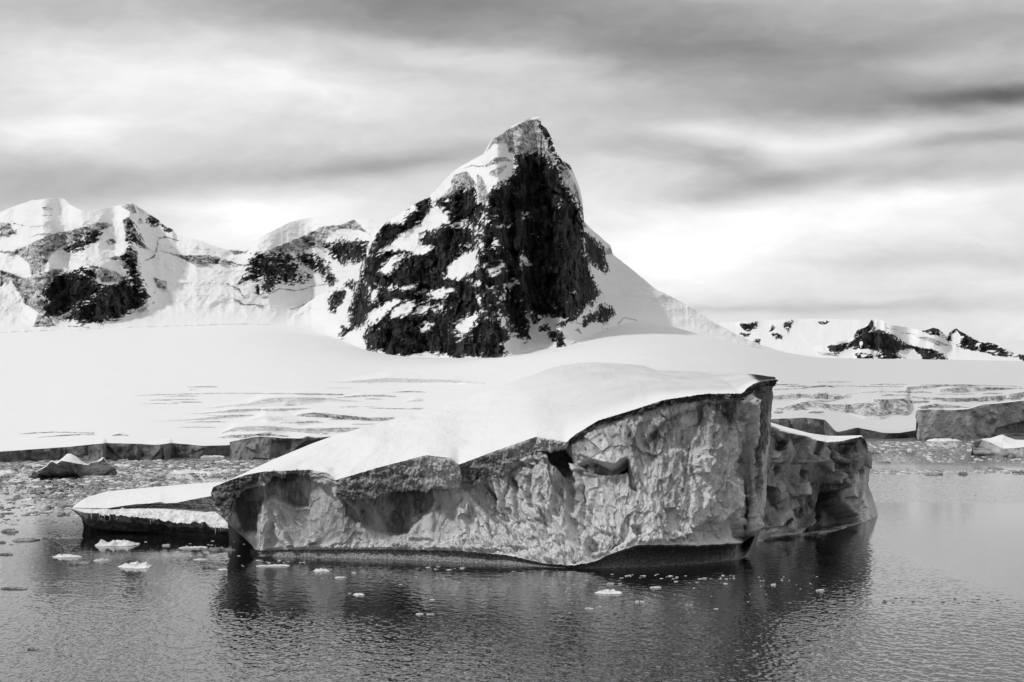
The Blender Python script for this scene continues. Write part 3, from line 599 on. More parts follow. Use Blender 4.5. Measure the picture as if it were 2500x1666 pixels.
# far hills on the right
hill_sil = R([(200,420),(330,395),(470,345),(700,332),(840,320),(960,295),(1050,262),(1075,210),(1140,185),(1165,165),(1183,128),(1195,130),(1250,122),(1285,145),(1300,165),(1450,185),(1590,212),(1660,190),(1700,200),(1745,240),(1762,258),(1785,225),(1830,188),(1860,215),(1950,260),(2010,292),(2110,308),(2180,335),(2280,385),(2353,400),(2700,440),(3100,450)])
hill_foot = [(1800, 884), (2100, 886), (3000, 890)]
rocksF = [R(p) for p in [
 [(842,338),(925,330),(1020,300),(1120,240),(1250,212),(1330,240),(1450,320),(1600,350),(1700,375),(1768,432),(1590,432),(1560,390),(1500,352),(1400,352),(1350,380),(1442,428),(1290,430),(1215,415),(1240,370),(1190,350),(1150,345),(1040,345),(1030,322),(920,385)],
 [(1150,180),(1185,128),(1208,210),(1160,222),(1050,258),(1052,205),(1110,200)], [(1070,395),(1110,390),(1130,425),(1080,425)], [(1120,400),(1200,395),(1200,425),(1130,425)],
 [(1590,212),(1680,195),(1740,240),(1765,280),(1785,228),(1830,190),(1950,260),(2005,300),(2003,362),(1900,352),(1830,322),(1780,290),(1700,245)], [(2008,298),(2120,310),(2200,350),(2290,402),(2200,408),(2100,382),(2010,372)],
 [(2240,330),(2353,320),(2500,340),(2500,420),(2353,450),(2300,400)]]]
snowsF = [R(p) for p in [[(1800,240),(1840,215),(1890,260),(1850,330),(1800,300)], [(1690,215),(1750,240),(1745,262)], [(1100,300),(1112,290),(1108,345),(1098,345)]]]
o = relief('mountain', hill_sil, hill_foot, lambda px: 4300 + 0 * px, 1.6, 90, rocksF, snowsF, [R([(1520,260),(1620,255),(1800,330),(1700,330)]), R([(760,370),(900,385),(960,415),(800,400)])], [(R([(1300,195),(1385,205)]), 1.0), (R([(1410,228),(1520,240)]), 1.0)], (0.6, 1.5, 1.2), [], M['far'], (7, 10, 8), ((80, 30), (400, 300), (900, 700)), 1.0,
     [(R([(1600,190),(2300,200),(2353,420),(1700,330)]), 1.2), (R([(1020,330),(1500,330),(1500,430),(1020,430)]), .7)], 4)
tag(o, 'distant low hill of dark rock streaked with snow, right horizon', 'mountain', kind='structure')
far_sil = R([(-200,140),(0,150),(100,148),(300,136),(580,124),(800,120),(950,126),(1100,130),(1200,170),(1400,260),(1600,330),(2100,400),(2353,420),(2800,430)])
rocksG = [R(p) for p in [[(180,162),(310,150),(300,190),(240,222),(200,200)], [(515,155),(582,140),(545,217)], [(430,238),(480,238),(502,282),(440,266)], [(180,235),(250,240),(210,256)], [(290,290),(330,283),(320,302)], [(410,215),(425,185),(435,190)], [(775,150),(860,150),(790,154)]]]
o = relief('mountain', far_sil, [(1690, 882), (2640, 882)], lambda px: 7600 + 0 * px, 3.0, 60, rocksG, [], [], [], (0.5, 1.3, 1.0), [], M['far'], (12, 10, 8), ((100, 30), (500, 300), (1500, 900)), 1.0, [], 4)
tag(o, 'far white mountain range fading into low cloud behind the hill', 'mountain', kind='structure')

# ------------------------------------------------------------------ iceberg lofts
WY = lambda py: CAMZ * F / (py - HY)
def guide(pts, U, kind='Y', dY=0.0):
    """pts: (u, px, py[, Y]); waterline guides get Y from the row"""
    P = np.array([(p[0], p[1], p[2], p[3] if len(p) > 3 else WY(p[2])) for p in pts], float)
    G = np.stack([np.interp(U, P[:, 0], P[:, k]) for k in (1, 2, 3)], -1); st = U[1] - U[0]
    G[:, 0] = blur(G[:, 0], 1.5 / st, 0); G[:, 1] = blur(G[:, 1], 1.5 / st, 0); G[:, 2] = blur(G[:, 2], 7 / st, 0)
    return G
def g2w(G): return world(G[..., 0], G[..., 1], G[..., 2])
def normals(P):
    du = np.gradient(P, axis=1); dv = np.gradient(P, axis=0); n = np.cross(du, dv)
    n /= np.linalg.norm(n, axis=-1, keepdims=True) + 1e-9
    n = np.stack([blur(n[..., k], 6, 1) for k in range(3)], -1); n = np.stack([blur(n[..., k], 3, 0) for k in range(3)], -1)
    n /= np.linalg.norm(n, axis=-1, keepdims=True) + 1e-9
    return n
def loft(guides, rows):
    out = []; tags = []
    for i, n in enumerate(rows):
        t = np.linspace(0, 1, n, endpoint=False)[:, None, None]; out.append(guides[i] * (1 - t) + guides[i + 1] * t); tags.append(n)
    out.append(guides[-1][None]); return np.concatenate(out), np.concatenate([[0], np.cumsum(tags)])

I1 = T(2.6144, 500, 860); I2 = T(2.353, 1200, 860)
def main_iceberg():
    U = np.arange(496, 1952, 1.6)
    Wp = [(496,740,1335),(505,690,1342),(515,650,1348),(600,640,1352),(640,632,1357),(700,692,1360),(820,820,1363),(1000,1000,1368),(1200,1200,1377),(1380,1380,1388),(1500,1500,1388),(1600,1600,1385),(1700,1710,1378),(1800,1800,1368),(1828,1824,1361),(1860,1838,1348),(1895,1846,1330),(1950,1830,1300)]
    Lp = [(496,690,1325,190),(505,660,1335,180),(515,628,1344,175.6),(600,634,1345,175.2),(640,640,1344,175),(700,700,1342),(900,900,1341),(1000,1000,1342),(1110,1110,1344),(1240,1240,1356),(1330,1330,1376),(1400,1400,1381),(1450,1450,1372),(1490,1492,1352),(1550,1556,1331),(1620,1620,1330),(1700,1700,1332),(1800,1810,1326),(1828,1838,1308,172),(1860,1858,1286,177),(1895,1863,1262,185),(1950,1855,1250,198)]
    Cp = [(496,550,1240,190),(505,540,1246,180),(515,530,1252,173.5),(530,560,1268,173.2),(545,574,1218,172.8),(580,602,1192,172.2),(640,648,1184,171.3),(665,664,1162,171.6),(700,706,1155,172.2),(755,756,1152,172.3),(768,770,1168,171.6),(800,806,1188,169.5),(820,823,1216,168.3),(870,870,1215,168),(960,960,1200,168.2),(1050,1050,1185,167.2),(1065,1066,1187,167),(1140,1145,1186,168),(1200,1200,1168,168),(1260,1260,1135,167.2),(1310,1308,1100,166.2),(1385,1382,1085,166),(1400,1404,1074,166),(1460,1462,1038,164.5),(1540,1540,1016,163.6),(1620,1620,990,163.4),(1720,1720,976,165.2),(1815,1815,974,168),(1840,1842,954,172),(1860,1858,944,176),(1895,1889,942,184),(1950,1860,940,200)]
    Rp = [(496,545,1196,190),(505,520,1197,180),(515,515,1204,174.2),(530,520,1190,173.8),(560,560,1173,172.5),(600,600,1160,171.5),(640,640,1152,171),(755,755,1147,172),(768,768,1150,171.3),(800,800,1155,169.2),(818,818,1173,168),(920,920,1143,168),(1040,1040,1112,166.7),(1100,1100,1119,166.8),(1120,1120,1135,167.4),(1200,1200,1105,167.7),(1310,1308,1067,166),(1340,1340,1072,165.8),(1370,1368,1077,165.8),(1385,1383,1080,166),(1400,1404,1062,165.8),(1460,1460,1027,164.2),(1540,1540,1003,163.4),(1620,1620,977,163.2),(1720,1720,962,165),(1812,1812,961,168),(1820,1822,950,169.5),(1840,1842,936,172),(1858,1858,932,176),(1895,1895,926,184),(1950,1880,928,200)]
    Sp = [(496,560,1187,200),(505,545,1187,190),(515,535,1187,184),(540,560,1175,186),(580,610,1150,188),(640,665,1123,190),(755,760,1084,196),(820,820,1062,200),(1000,1000,1012,205),(1140,1140,970,210),(1200,1200,949,212),(1310,1310,912,216),(1360,1345,899,218),(1385,1370,892,218),(1420,1410,886.5,220),(1460,1445,885,220),(1540,1500,886.5,220),(1620,1570,893,219),(1680,1605,904,217),(1720,1640,906,216),(1815,1750,908,212),(1840,1800,911,208),(1860,1850,915,200),(1895,1893,922,189),(1950,1885,925,206)]
    Wg = guide(Wp, U); Lg = guide(Lp, U)
    # the lip hangs in front of the waterline; the notch between them is melted back
    und = ip(U, [(496,0.1),(640,0.15),(900,0.3),(1200,0.7),(1330,0.4),(1430,0.7),(1500,1.6),(1560,2.6),(1750,2.8),(1828,2.2),(1860,0.8),(1950,0.3)])
    front = Lg.copy(); wl = U > 640
    mono = wl & (U < 1830); Ywl = np.interp(Lg[:, 0], Wg[:, 0][mono], Wg[:, 2][mono]); kr = ss(U, 1790, 1828)
    front[:, 2] = np.where(wl, (Ywl + 0.45 - 1.05 * np.minimum(und, 1.2)) * (1 - kr) + kr * Lg[:, 2], Lg[:, 2])
    rag = 3.5 * fbm(U / 16, U * 0, 5, 7) + 1.5 * fbm(U / 4, U * 0, 3, 8); front[:, 1] += rag * ss(U, 640, 700)
    notch = front.copy(); notch[:, 1] += 2.0 + 1.0 * und; notch[:, 2] += 0.12 + 1.7 * und
    Wg[:, 2] += 0.25 * und; Wg[:, 1] = HY + CAMZ * F / Wg[:, 2]
    und_row = Wg.copy(); und_row[:, 1] += 25
    Cg = guide(Cp, U); Rg = guide(Rp, U); Sg = guide(Sp, U)
    r1 = fbm(U / 14, U * 0, 5, 17); r2 = fbm(U / 5, U * 0, 4, 27)
    Cg[:, 1] += 4 * r1 * ss(U, 560, 640) * (1 - 0.5 * ss(U, 1780, 1830)); Rg[:, 1] += (2.0 * r2 + 1.2 * r1) * ss(U, 520, 560)
    rec = ip(U, [(496,0.3),(515,0.4),(545,.7),(600,1.1),(665,1.2),(755,1.0),(820,1.6),(900,1.9),(1050,1.7),(1140,1.3),(1260,1.0),(1310,0.8),(1385,1.5),(1410,0.4),(1460,0.35),(1540,0.35),(1600,0.5),(1720,0.3),(1815,0.2),(1950,0.2)])
    Fg = Cg.copy(); Fg[:, 2] += rec; Fg[:, 1] += 1.0
    Mg = 0.5 * (Fg + front); Mg[:, 2] = 0.6 * Fg[:, 2] + 0.4 * front[:, 2] + 0.2 * rec
    W3 = [g2w(x) for x in (und_row, Wg, notch, front, Mg, Fg, Cg, Rg)]
    S3 = g2w(Sg); R3 = g2w(Rg)
    sm = lambda A_, q: np.stack([blur(A_[:, j], q, 0) for j in range(3)], -1)
    for Gx, q in ((Sg, 12),): Gx[:, 2] = blur(Gx[:, 2], q, 0)
    S3 = g2w(Sg); R5 = sm(R3, 14); S5 = sm(S3, 14); ke = (ss(U, 560, 640) * (1 - ss(U, 1760, 1810)))[:, None]
    k = 0.22; T1 = (R3 * (1 - k) + S3 * k) * (1 - ke) + ke * (R5 * (1 - k) + S5 * k); T2 = (R3 * 0.42 + S3 * 0.58) * (1 - ke) + ke * (R5 * 0.42 + S5 * 0.58)
    hump = ip(U, [(496,0),(640,.25),(900,.5),(1200,.35),(1400,.2),(1600,.1),(1850,0)]); T1[:, 2] += 0.12 * hump * 4; T2[:, 2] += 0.15 * hump * 3
    S1 = S3.copy(); S1[:, 1] += 3; S1[:, 2] -= 0.6; S2 = S3.copy(); S2[:, 1] += 7; S2[:, 2] = -1
    T0 = R3 * .5 + .5 * sm(R3, 3); T0 = T0 * 0.985 + S3 * 0.015
    T0 = sm(T0, 2) + (R3 - sm(R3, 14)) * 0
    rows = [4, 16, 8, 90, 90, 5, 26, 2, 16, 20, 22, 4, 10]
    P, cut = loft(W3 + [T0, T1, T2, S3, S1, S2], rows)
    Yv = P[..., 1]; px = CX + P[..., 0] * F / Yv; py = HY + (CAMZ - P[..., 2]) * F / Yv
    N = normals(P)
    nr = P.shape[0]; ri = np.arange(nr)[:, None]
    x = P[..., 0] + 0.35 * P[..., 1]; z = P[..., 2]
    face = ss(ri, cut[3] - 1, cut[3] + 8) * (1 - ss(ri, cut[5] - 6, cut[5])); crust = ss(ri, cut[5], cut[5] + 3) * (1 - ss(ri, cut[7] - 3, cut[7])); 
    top = ss(ri, cut[7], cut[7] + 8) * (1 - ss(ri, cut[11] - 4, cut[11])); band = ss(ri, cut[1] + 0, cut[1] + 3) * (1 - ss(ri, cut[2] - 2, cut[2]))
    # --- sculpting of the cliff, all in metres (negative = cut back)
    D = np.zeros(P.shape[:2]); tone = np.full(P.shape[:2], 0.50)
    wob_x = px + 10 * fbm(x / 2.6, z / 2.6, 5, 101); wob_y = py + 10 * fbm(x / 2.2, z / 2.2, 4, 111)
    def cutp(poly, depth, soft=6, dt=0.0, tilt=(0, 0)):
        nonlocal D, tone
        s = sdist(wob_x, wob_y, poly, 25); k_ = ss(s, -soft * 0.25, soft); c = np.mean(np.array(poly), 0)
        D = D - k_ * (depth + tilt[0] * (px - c[0]) / 40 + tilt[1] * (py - c[1]) / 40); tone = tone + k_ * dt * 0.8  # dt also paints shade into recesses and light onto ribs
    cutp(I1([(395,960),(390,860),(440,800),(520,775),(665,760),(672,1000),(560,990),(480,960),(440,930)]), 1.1, 7, -.34)
    cutp(I1([(175,940),(250,865),(390,850),(395,960),(350,1000),(330,1190),(250,1150),(180,1030)]), 1.1, 10, -.40)
    cutp(I1([(672,800),(780,850),(840,930),(880,1010),(895,1080),(845,1210),(780,1245),(672,1180)]), 0.9, 4, -.10, (0.8, 0))
    cutp(I1([(440,945),(560,1000),(668,1000),(668,1180),(620,1240),(560,1180),(480,1080)]), 0.6, 5, .16, (0.3, 0.3))
    cutp(I1([(345,1200),(372,980),(410,1000),(440,1080),(400,1280),(350,1285)]), -1.0, 7, .28)
    cutp(I1([(440,1080),(470,1080),(530,1150),(560,1240),(530,1245),(470,1180)]), -1.0, 3, .3)
    cutp(I1([(670,1170),(700,1150),(725,1180),(720,1215),(660,1225)]), -0.9, 3, .25)
    cutp(I1([(845,930),(960,1000),(1000,1100),(960,1130),(890,1060)]), 1.5, 6, -.25)
    cutp(I1([(850,920),(1040,890),(1250,860),(1440,830),(1465,960),(1420,1040),(1350,1120),(1290,1170),(1200,1180),(1100,1170),(1000,1125),(960,1000)]), 1.2, 11, -.38)
    cutp(I1([(1300,1060),(1350,1030),(1470,1020),(1470,1200),(1300,1200)]), -0.5, 7, .15)
    cutp(I1([(1462,880),(1620,850),(1660,950),(1560,1010),(1470,1010)]), 0.9, 4, .12, (-.4, .4))
    cutp(I1([(1625,850),(1780,815),(1850,900),(1900,1000),(1955,1090),(1850,1080),(1750,990)]), 1.3, 5, -.38, (.6, 0))
    cutp(I1([(1700,960),(1780,1060),(1900,1180),(1800,1200),(1690,1180),(1640,1050)]), 0.5, 8, -.05)
    for i_, (a_, b_) in enumerate([((1880,820),(1900,1000)), ((1960,780),(2000,1050)), ((2060,740),(2060,900)), ((1800,830),(1890,1020)), ((1850,1040),(1990,1180)), ((1930,1000),(2010,1100))]):
        (x0, y0), (x1, y1) = a_, b_; cutp(I1([(x0-18,y0),(x0+14,y0-8),(x1+16,y1),(x1-6,y1+40),(x1-20,y1)]), 0.9 if i_ % 2 else -1.0, 3, -.2 if i_ % 2 else .2, (.8, 0))
    cutp(I2([(268,562),(400,530),(440,590),(490,700),(490,760),(540,850),(545,1060),(500,1130),(440,1060),(428,950),(430,760),(400,720),(340,640)]), 1.5, 5, -.26, (0.5, 0))
    cutp(I2([(400,530),(440,590),(492,700),(490,770),(430,740),(380,680),(330,610),(300,565)]), 0.5, 4, -.28)
    cutp(I2([(240,700),(275,610),(300,600),(345,650),(385,700),(362,880),(330,970),(235,900)]), -1.3, 8, .10)
    cutp(I2([(485,640),(520,628),(590,628),(640,655),(690,668),(740,640),(785,622),(795,690),(760,698),(700,702),(620,712),(520,685)]), 2.2, 3, -.45)
    cutp(I2([(520,600),(560,530),(600,470),(650,480),(680,520),(720,560),(785,605),(780,622),(735,640),(690,664),(640,655),(590,625)]), -0.9, 5, .22, (0, -.6))
    cutp(I2([(440,560),(520,500),(600,440),(640,470),(560,540),(520,610),(490,630)]), -0.3, 3, -.12)
    cutp(I2([(500,700),(780,700),(800,900),(820,1060),(700,1140),(560,1170),(540,1000),(590,800)]), 0.8, 8, .10)
    cutp(I2([(700,690),(780,690),(800,790),(850,800),(830,720),(790,640)]), 1.2, 3, -.3)
    cutp(I2([(775,395),(850,400),(830,520),(840,660),(860,780),(870,800),(800,760),(790,600)]), -0.7, 5, -.12)
    cutp(I2([(860,520),(980,400),(1100,330),(1240,300),(1260,420),(1230,560),(1170,600),(1100,560),(960,600),(900,700)]), 0.6, 14, -.16)
    cutp(I2([(1240,280),(1450,250),(1455,420),(1300,430),(1270,400)]), 0.7, 10, -.20)
    cutp(I2([(1165,600),(1250,592),(1255,610),(1225,700),(1170,700)]), -0.8, 4, .25)
    cutp(I2([(1230,700),(1420,760),(1430,900),(1380,930),(1320,975),(1250,960),(1200,1000),(1180,880)]), -0.5, 10, .10)
    cutp(I2([(1000,1085),(1140,1030),(1180,1010),(1262,965),(1320,978),(1392,932),(1412,960),(1470,1090),(1300,1100),(1100,1100)]), 1.1, 3, -.22)
    cutp(I2([(975,890),(1040,900),(1090,960),(1100,1050),(1010,1000)]), 0.6, 4, -.2)
    cutp(I2([(1140,720),(1170,700),(1180,880),(1140,980),(1110,940),(1130,850)]), -0.4, 5, .22)
    cutp(I2([(800,1000),(860,980),(900,1080),(840,1070)]), 1.2, 4, -.32)
    cutp(I2([(530,1100),(560,1060),(610,1100),(600,1140),(560,1190),(530,1170)]), 1.3, 4, -.3)
    cutp(I2([(560,990),(640,1010),(740,1050),(760,1090),(700,1120),(640,1040)]), .8, 4, -.15)
    cutp(I2([(1460,240),(1495,190),(1500,300),(1490,600),(1480,900),(1455,700),(1462,400)]), -0.9, 5, .22)
    cutp(I2([(1500,180),(1552,175),(1555,400),(1540,640),(1520,700),(1500,600),(1505,300)]), 0.5, 5, -.42)
    cutp(I2([(1556,150),(1640,160),(1600,290),(1580,400),(1556,380)]), 0.2, 4, -.45)
    cutp(I2([(1430,970),(1540,760),(1555,980),(1480,1090)]), -0.4, 8, .08)
    cutp(I2([(1380,640),(1440,560),(1455,640),(1440,760),(1390,700)]), .6, 5, -.25)
    # conchoidal flakes, flutes, and the crushed spiky skirt above the water
    w1 = 0.9 * fbm(x / 5, z / 7, 3, 121); f1, e1, id1 = facets(x / 3.1 + w1, z / 5.5 + w1, 131); f2, e2, id2 = facets(x / 1.15 + w1, z / 2.3 - w1, 141); f3, e3, id3 = facets(x / 0.45 + w1, z / 0.95, 151)
    calm = np.clip(0.25 + ss(U, 1050, 1250)[None, :] * 0.75, 0, 1); hfrac = np.clip(z / 12, 0, 1.5)
    sk_top = np.interp(U, [600, 700, 900, 1000, 1200, 1300, 1450, 1600, 1860], [1.2, 1.6, 2.2, 2.6, 4.5, 7.5, 6.0, 4.0, 3.0])[None, :]
    skirt = (1 - ss(z, sk_top * 0.55, sk_top * 1.15)) * face
    crk = fbm(x / 0.7, z / 1.5, 5, 161, .6, True); crk2 = fbm(x / 0.3, z / 0.7, 4, 171, .6, True)
    big_ = (1 - 0.4 * ss(U, 1430, 1500))[None, :]; D = D + calm * big_ * (0.75 * f1 + 0.62 * f2 + 0.32 * f3) + 0.28 * fbm(x / 1.6 + 0.8 * fbm(x / 5, z / 5, 3, 182), z / 3.4, 6, 183, .58, True) * calm + 0.35 * fbm(x / 2.4, z / 6, 5, 181) + 0.22 * fbm(x / 0.5 + 1.5 * fbm(x / 4, z / 4, 3, 195), z / 4, 4, 191) * (0.6 + 0.4 * calm)
    cr = (1 - ss(e1, 0, 0.03)) * calm * ss(fbm(x / 3.5, z / 3.5, 3, 207), 0.0, 0.2); D = D - 0.35 * cr; tone = tone - 0.25 * cr + 0.14 * calm
    D = D + skirt * (0.45 * crk + 0.22 * crk2 + 0.2 * f3); tone = tone + skirt * 0.42
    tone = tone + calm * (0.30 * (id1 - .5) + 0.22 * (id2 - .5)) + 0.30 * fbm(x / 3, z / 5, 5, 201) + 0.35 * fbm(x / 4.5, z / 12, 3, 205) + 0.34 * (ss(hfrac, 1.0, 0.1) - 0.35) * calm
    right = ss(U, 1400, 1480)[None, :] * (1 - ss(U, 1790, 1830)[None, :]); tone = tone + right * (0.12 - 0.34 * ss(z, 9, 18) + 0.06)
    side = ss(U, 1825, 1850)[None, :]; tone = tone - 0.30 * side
    cr1 = fbm(x / 1.2, z / 1.2, 6, 211, .62); cr2 = fbm(x / 0.3, z / 0.3, 4, 221, .6)
    keep = 1 - ss(U, 1850, 1880)[None, :]
    lft = 1 - 0.75 * (1 - ss(U, 515, 560))[None, :]
    off = face * D * lft * (0.35 + 0.65 * keep) + crust * (0.85 * cr1 + 0.40 * cr2 + 0.35 * f2) + band * 0.10 * fbm(x / 1.5, z / 1.5, 4, 231)
    # big blocky steps of the crust edge
    off = off + crust * ip(U, [(496,0),(1000,.0),(1041,.45),(1060,.1),(1085,.5),(1112,.25),(1124,-.1),(1200,.2),(1305,.0),(1325,.4),(1380,.3),(1388,0),(1950,0)])[None, :]
    s_top = top * (0.16 * fbm(P[..., 0] / 9, P[..., 1] / 9, 5, 241) + 0.35 * np.exp(-((px - 1460) / 40) ** 2 - ((py - 925) / 14) ** 2) + 0.05 * fbm(P[..., 0] / 1.5, P[..., 1] / 3, 4, 251))
    sgn = -1.0 if N[cut[3] + 40, 500, 1] > 0 else 1.0
    P2 = P + N * (sgn * off)[..., None]; P2[..., 2] += s_top
    ctone = 0.45 + 0.30 * fbm(x / 2.5, z / 1.2, 4, 261) + ip(U, [(496,-.1),(560,-.1),(640,.05),(760,.0),(775,.45),(815,.45),(822,-.05),(1035,.05),(1041,.42),(1116,.45),(1124,-.05),(1200,.05),(1306,.1),(1312,.45),(1385,.45),(1392,-.25),(1815,-.3),(1950,-.4)])[None, :]
    tone = np.where(ri >= cut[5], ctone, tone); top_shade = ss(px + (1000 - py) * 0.9 + 30 * fbm(P[..., 0] / 12, P[..., 1] / 12, 4, 271), 1150, 1560) * ss(ri, cut[7] + 2, cut[7] + 20) * (0.75 + 0.35 * fbm(P[..., 0] / 7, P[..., 1] / 9, 5, 281)); tone = np.where(ri >= cut[7], np.clip(top_shade, 0, 1) + 2.8 * ss(U, 1846, 1858)[None, :], tone); tone = np.where(ri <= cut[2], 0.5 - 0.5 * und[None, :] / 2.8, tone)  # snow top greyed towards upper right: slope shading painted into its tone
    # left underside of the overhang is toned darker
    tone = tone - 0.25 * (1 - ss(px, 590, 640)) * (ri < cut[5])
    root = empty('iceberg', (0, 190, 0))
    def part(name, a_, b_, mat):
        return grid_obj(name, P2[a_:b_ + 1], mat, root, dict(tone=tone[a_:b_ + 1]), False)
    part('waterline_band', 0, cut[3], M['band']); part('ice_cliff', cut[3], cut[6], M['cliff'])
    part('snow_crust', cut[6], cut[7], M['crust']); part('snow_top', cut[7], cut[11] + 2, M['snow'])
    part('rear_wall', cut[11] + 2, nr - 1, M['crust'])
    tag(root, 'huge tilted iceberg with carved cliffs and smooth sloping snow top before the glacier', 'iceberg')
    return root

berg = main_iceberg()

def rear_block(root):
    U = np.arange(1846, 2166, 1.5)
    Wp = [(1846,1800,1325),(1870,1852,1322),(1930,1930,1311),(1990,1990,1304),(2040,2042,1297),(2090,2096,1279),(2120,2124,1270),(2140,2144,1261),(2150,2142,1250),(2166,2100,1230)]
    Mp = [(1846,1820,1180,199),(1870,1866,1180,199),(1930,1930,1185,203),(1990,1990,1185,208),(2040,2038,1185,214),(2090,2088,1185,226),(2120,2110,1185,234),(2140,2124,1188,240),(2150,2122,1180,250),(2166,2100,1180,270)]
    Rp = [(1846,1840,1035,200),(1870,1868,1040,199),(1900,1903,1052,203),(1930,1933,1059,205),(1972,1972,1066,207),(1990,1990,1074,208),(2020,2020,1080,212),(2050,2050,1078,216),(2090,2086,1070,224),(2104,2102,1066,230),(2112,2112,1072,234),(2118,2118,1088,236),(2126,2119,1100,238),(2140,2127,1102,241),(2150,2126,1096,250),(2166,2110,1090,270)]
    Sp = [(1846,1850,1024,225),(1870,1874,1029,225),(1900,1912,1041,230),(1930,1942,1049,232),(1972,1978,1058,236),(2020,2022,1064.5,240),(2050,2050,1064.5,244),(2090,2090,1063.5,246),(2104,2104,1063,250),(2118,2117,1084,252),(2126,2119,1097,252),(2140,2126,1099,254),(2150,2124,1094,262),(2166,2110,1088,285)]
    W_ = guide(Wp, U); Mg = guide(Mp, U); Rg = guide(Rp, U); Sg = guide(Sp, U); r2 = fbm(U / 6, U * 0, 4, 27)
    Rg[:, 1] += 2.0 * r2; Lo = W_.copy(); Lo[:, 1] += 20; B1 = g2w(Sg); B1[:, 1] += 3; B1[:, 2] -= 1; B2 = B1.copy(); B2[:, 1] += 4; B2[:, 2] = -1
    P, cut = loft([g2w(Lo), g2w(W_), g2w(Mg), g2w(Rg), g2w(Sg), B1, B2], [2, 75, 75, 14, 3, 6])
    px = CX + P[..., 0] * F / P[..., 1]; py = HY + (CAMZ - P[..., 2]) * F / P[..., 1]; N = normals(P); ri = np.arange(P.shape[0])[:, None]
    x = px * .062; z = P[..., 2]; D = np.zeros(P.shape[:2]); tone = np.full(P.shape[:2], .44)
    wx = px + 4 * fbm(x / 2.2, z / 2.2, 4, 301); wy = py + 4 * fbm(x / 2.2, z / 2.2, 4, 311)
    for pts, dep, so_, dt in [
        (I2([(1560,460),(1640,455),(1735,560),(1680,570),(1620,600),(1560,580)]), .8, 4, -.3), (I2([(1640,640),(1690,655),(1690,690),(1650,720),(1630,680)]), 1.2, 3, -.3),
        (I2([(1790,1040),(1850,960),(1880,860),(1905,800),(1960,800),(2000,785),(2030,860),(2060,905),(2110,940),(2120,985),(2050,1000),(1900,1030)]), 3.4, 3, -.42),
        (I2([(1740,480),(1820,480),(1820,640),(1790,740),(1740,700),(1770,580)]), 1.0, 6, -.25), (I2([(1630,560),(1730,560),(1700,640),(1640,640),(1600,610)]), -.6, 4, .15),
        (I2([(1600,760),(1660,730),(1690,770),(1660,850),(1590,900),(1580,820)]), -1.0, 5, .1), (I2([(1740,760),(1790,735),(1810,790),(1800,840),(1740,830)]), -1.0, 4, .25),
        (I2([(1590,960),(1640,890),(1670,900),(1650,960),(1570,1060)]), -.8, 4, .35), (I2([(1660,900),(1680,960),(1690,1050),(1590,1050),(1640,960)]), .8, 4, -.15),
        (I2([(1925,680),(1960,720),(2010,780),(1990,790),(1940,760),(1915,720)]), -1.4, 4, .3), (I2([(1820,580),(1900,600),(1930,680),(1900,700),(1840,660)]), -.9, 4, .15),
        (I2([(2000,520),(2100,520),(2120,580),(2040,600),(1960,560)]), .5, 6, -.22), (I2([(1930,600),(2060,640),(2050,760),(2000,760),(1940,700)]), 1.0, 5, -.2),
        (I2([(2080,620),(2120,560),(2150,560),(2130,760),(2180,900),(2120,900),(2080,760)]), -.5, 6, .1), (I2([(1700,800),(1780,850),(1790,960),(1740,960),(1700,900)]), .8, 5, -.12)]:
        s = sdist(wx, wy, pts, 25); k_ = ss(s, -so_ * .25, so_); D -= dep * k_; tone += dt * k_  # hollows also darkened in tone, shade painted in with the cut
    w1 = 0.8 * fbm(x / 5, z / 7, 3, 321); f1, e1, i1 = facets(x / 3.0 + w1, z / 7.5, 331, 1.3); f2, e2, i2 = facets(x / 1.2 + w1, z / 3.6, 341)
    D += 1.5 * f1 + .8 * f2 + .25 * fbm(x / .6, z / 4, 5, 351) + .35 * fbm(x / 2.2 + .8 * fbm(x / 5, z / 5, 3, 352), z / 6, 5, 353, .55, True); tone += .45 * (i1 - .5) + .3 * (i2 - .5) + .25 * fbm(x / 2, z / 5, 4, 361)
    skirt = (1 - ss(z, .8, 2.4)) * (1 - ss(px, 1910, 1960)) + (1 - ss(z, 2, 5)) * ss(px, 2085, 2110); D += skirt * .35 * fbm(x / .5, z / .9, 5, 371, .6, True); tone += .4 * skirt
    face = ss(ri, cut[1], cut[1] + 3) * (1 - ss(ri, cut[3] - 4, cut[3])); edge = 1 - .85 * ss(U, 2100, 2126)[None, :]
    sgn = -1.0 if N[cut[1] + 40, 60, 1] > 0 else 1.0
    P2 = P + N * (sgn * face * D * edge)[..., None]
    a = grid_obj('rear_block', P2[:cut[3] + 1], M['rear'], root, dict(tone=tone[:cut[3] + 1]))
    tag(a, 'darker lower block of the iceberg behind its right end')
    grid_obj('snow_top', P2[cut[3]:cut[4] + 2], M['snow'], a); grid_obj('rear_wall', P2[cut[4] + 1:], M['crust'], a, dict(tone=tone[cut[4] + 1:]))
rear_block(berg)

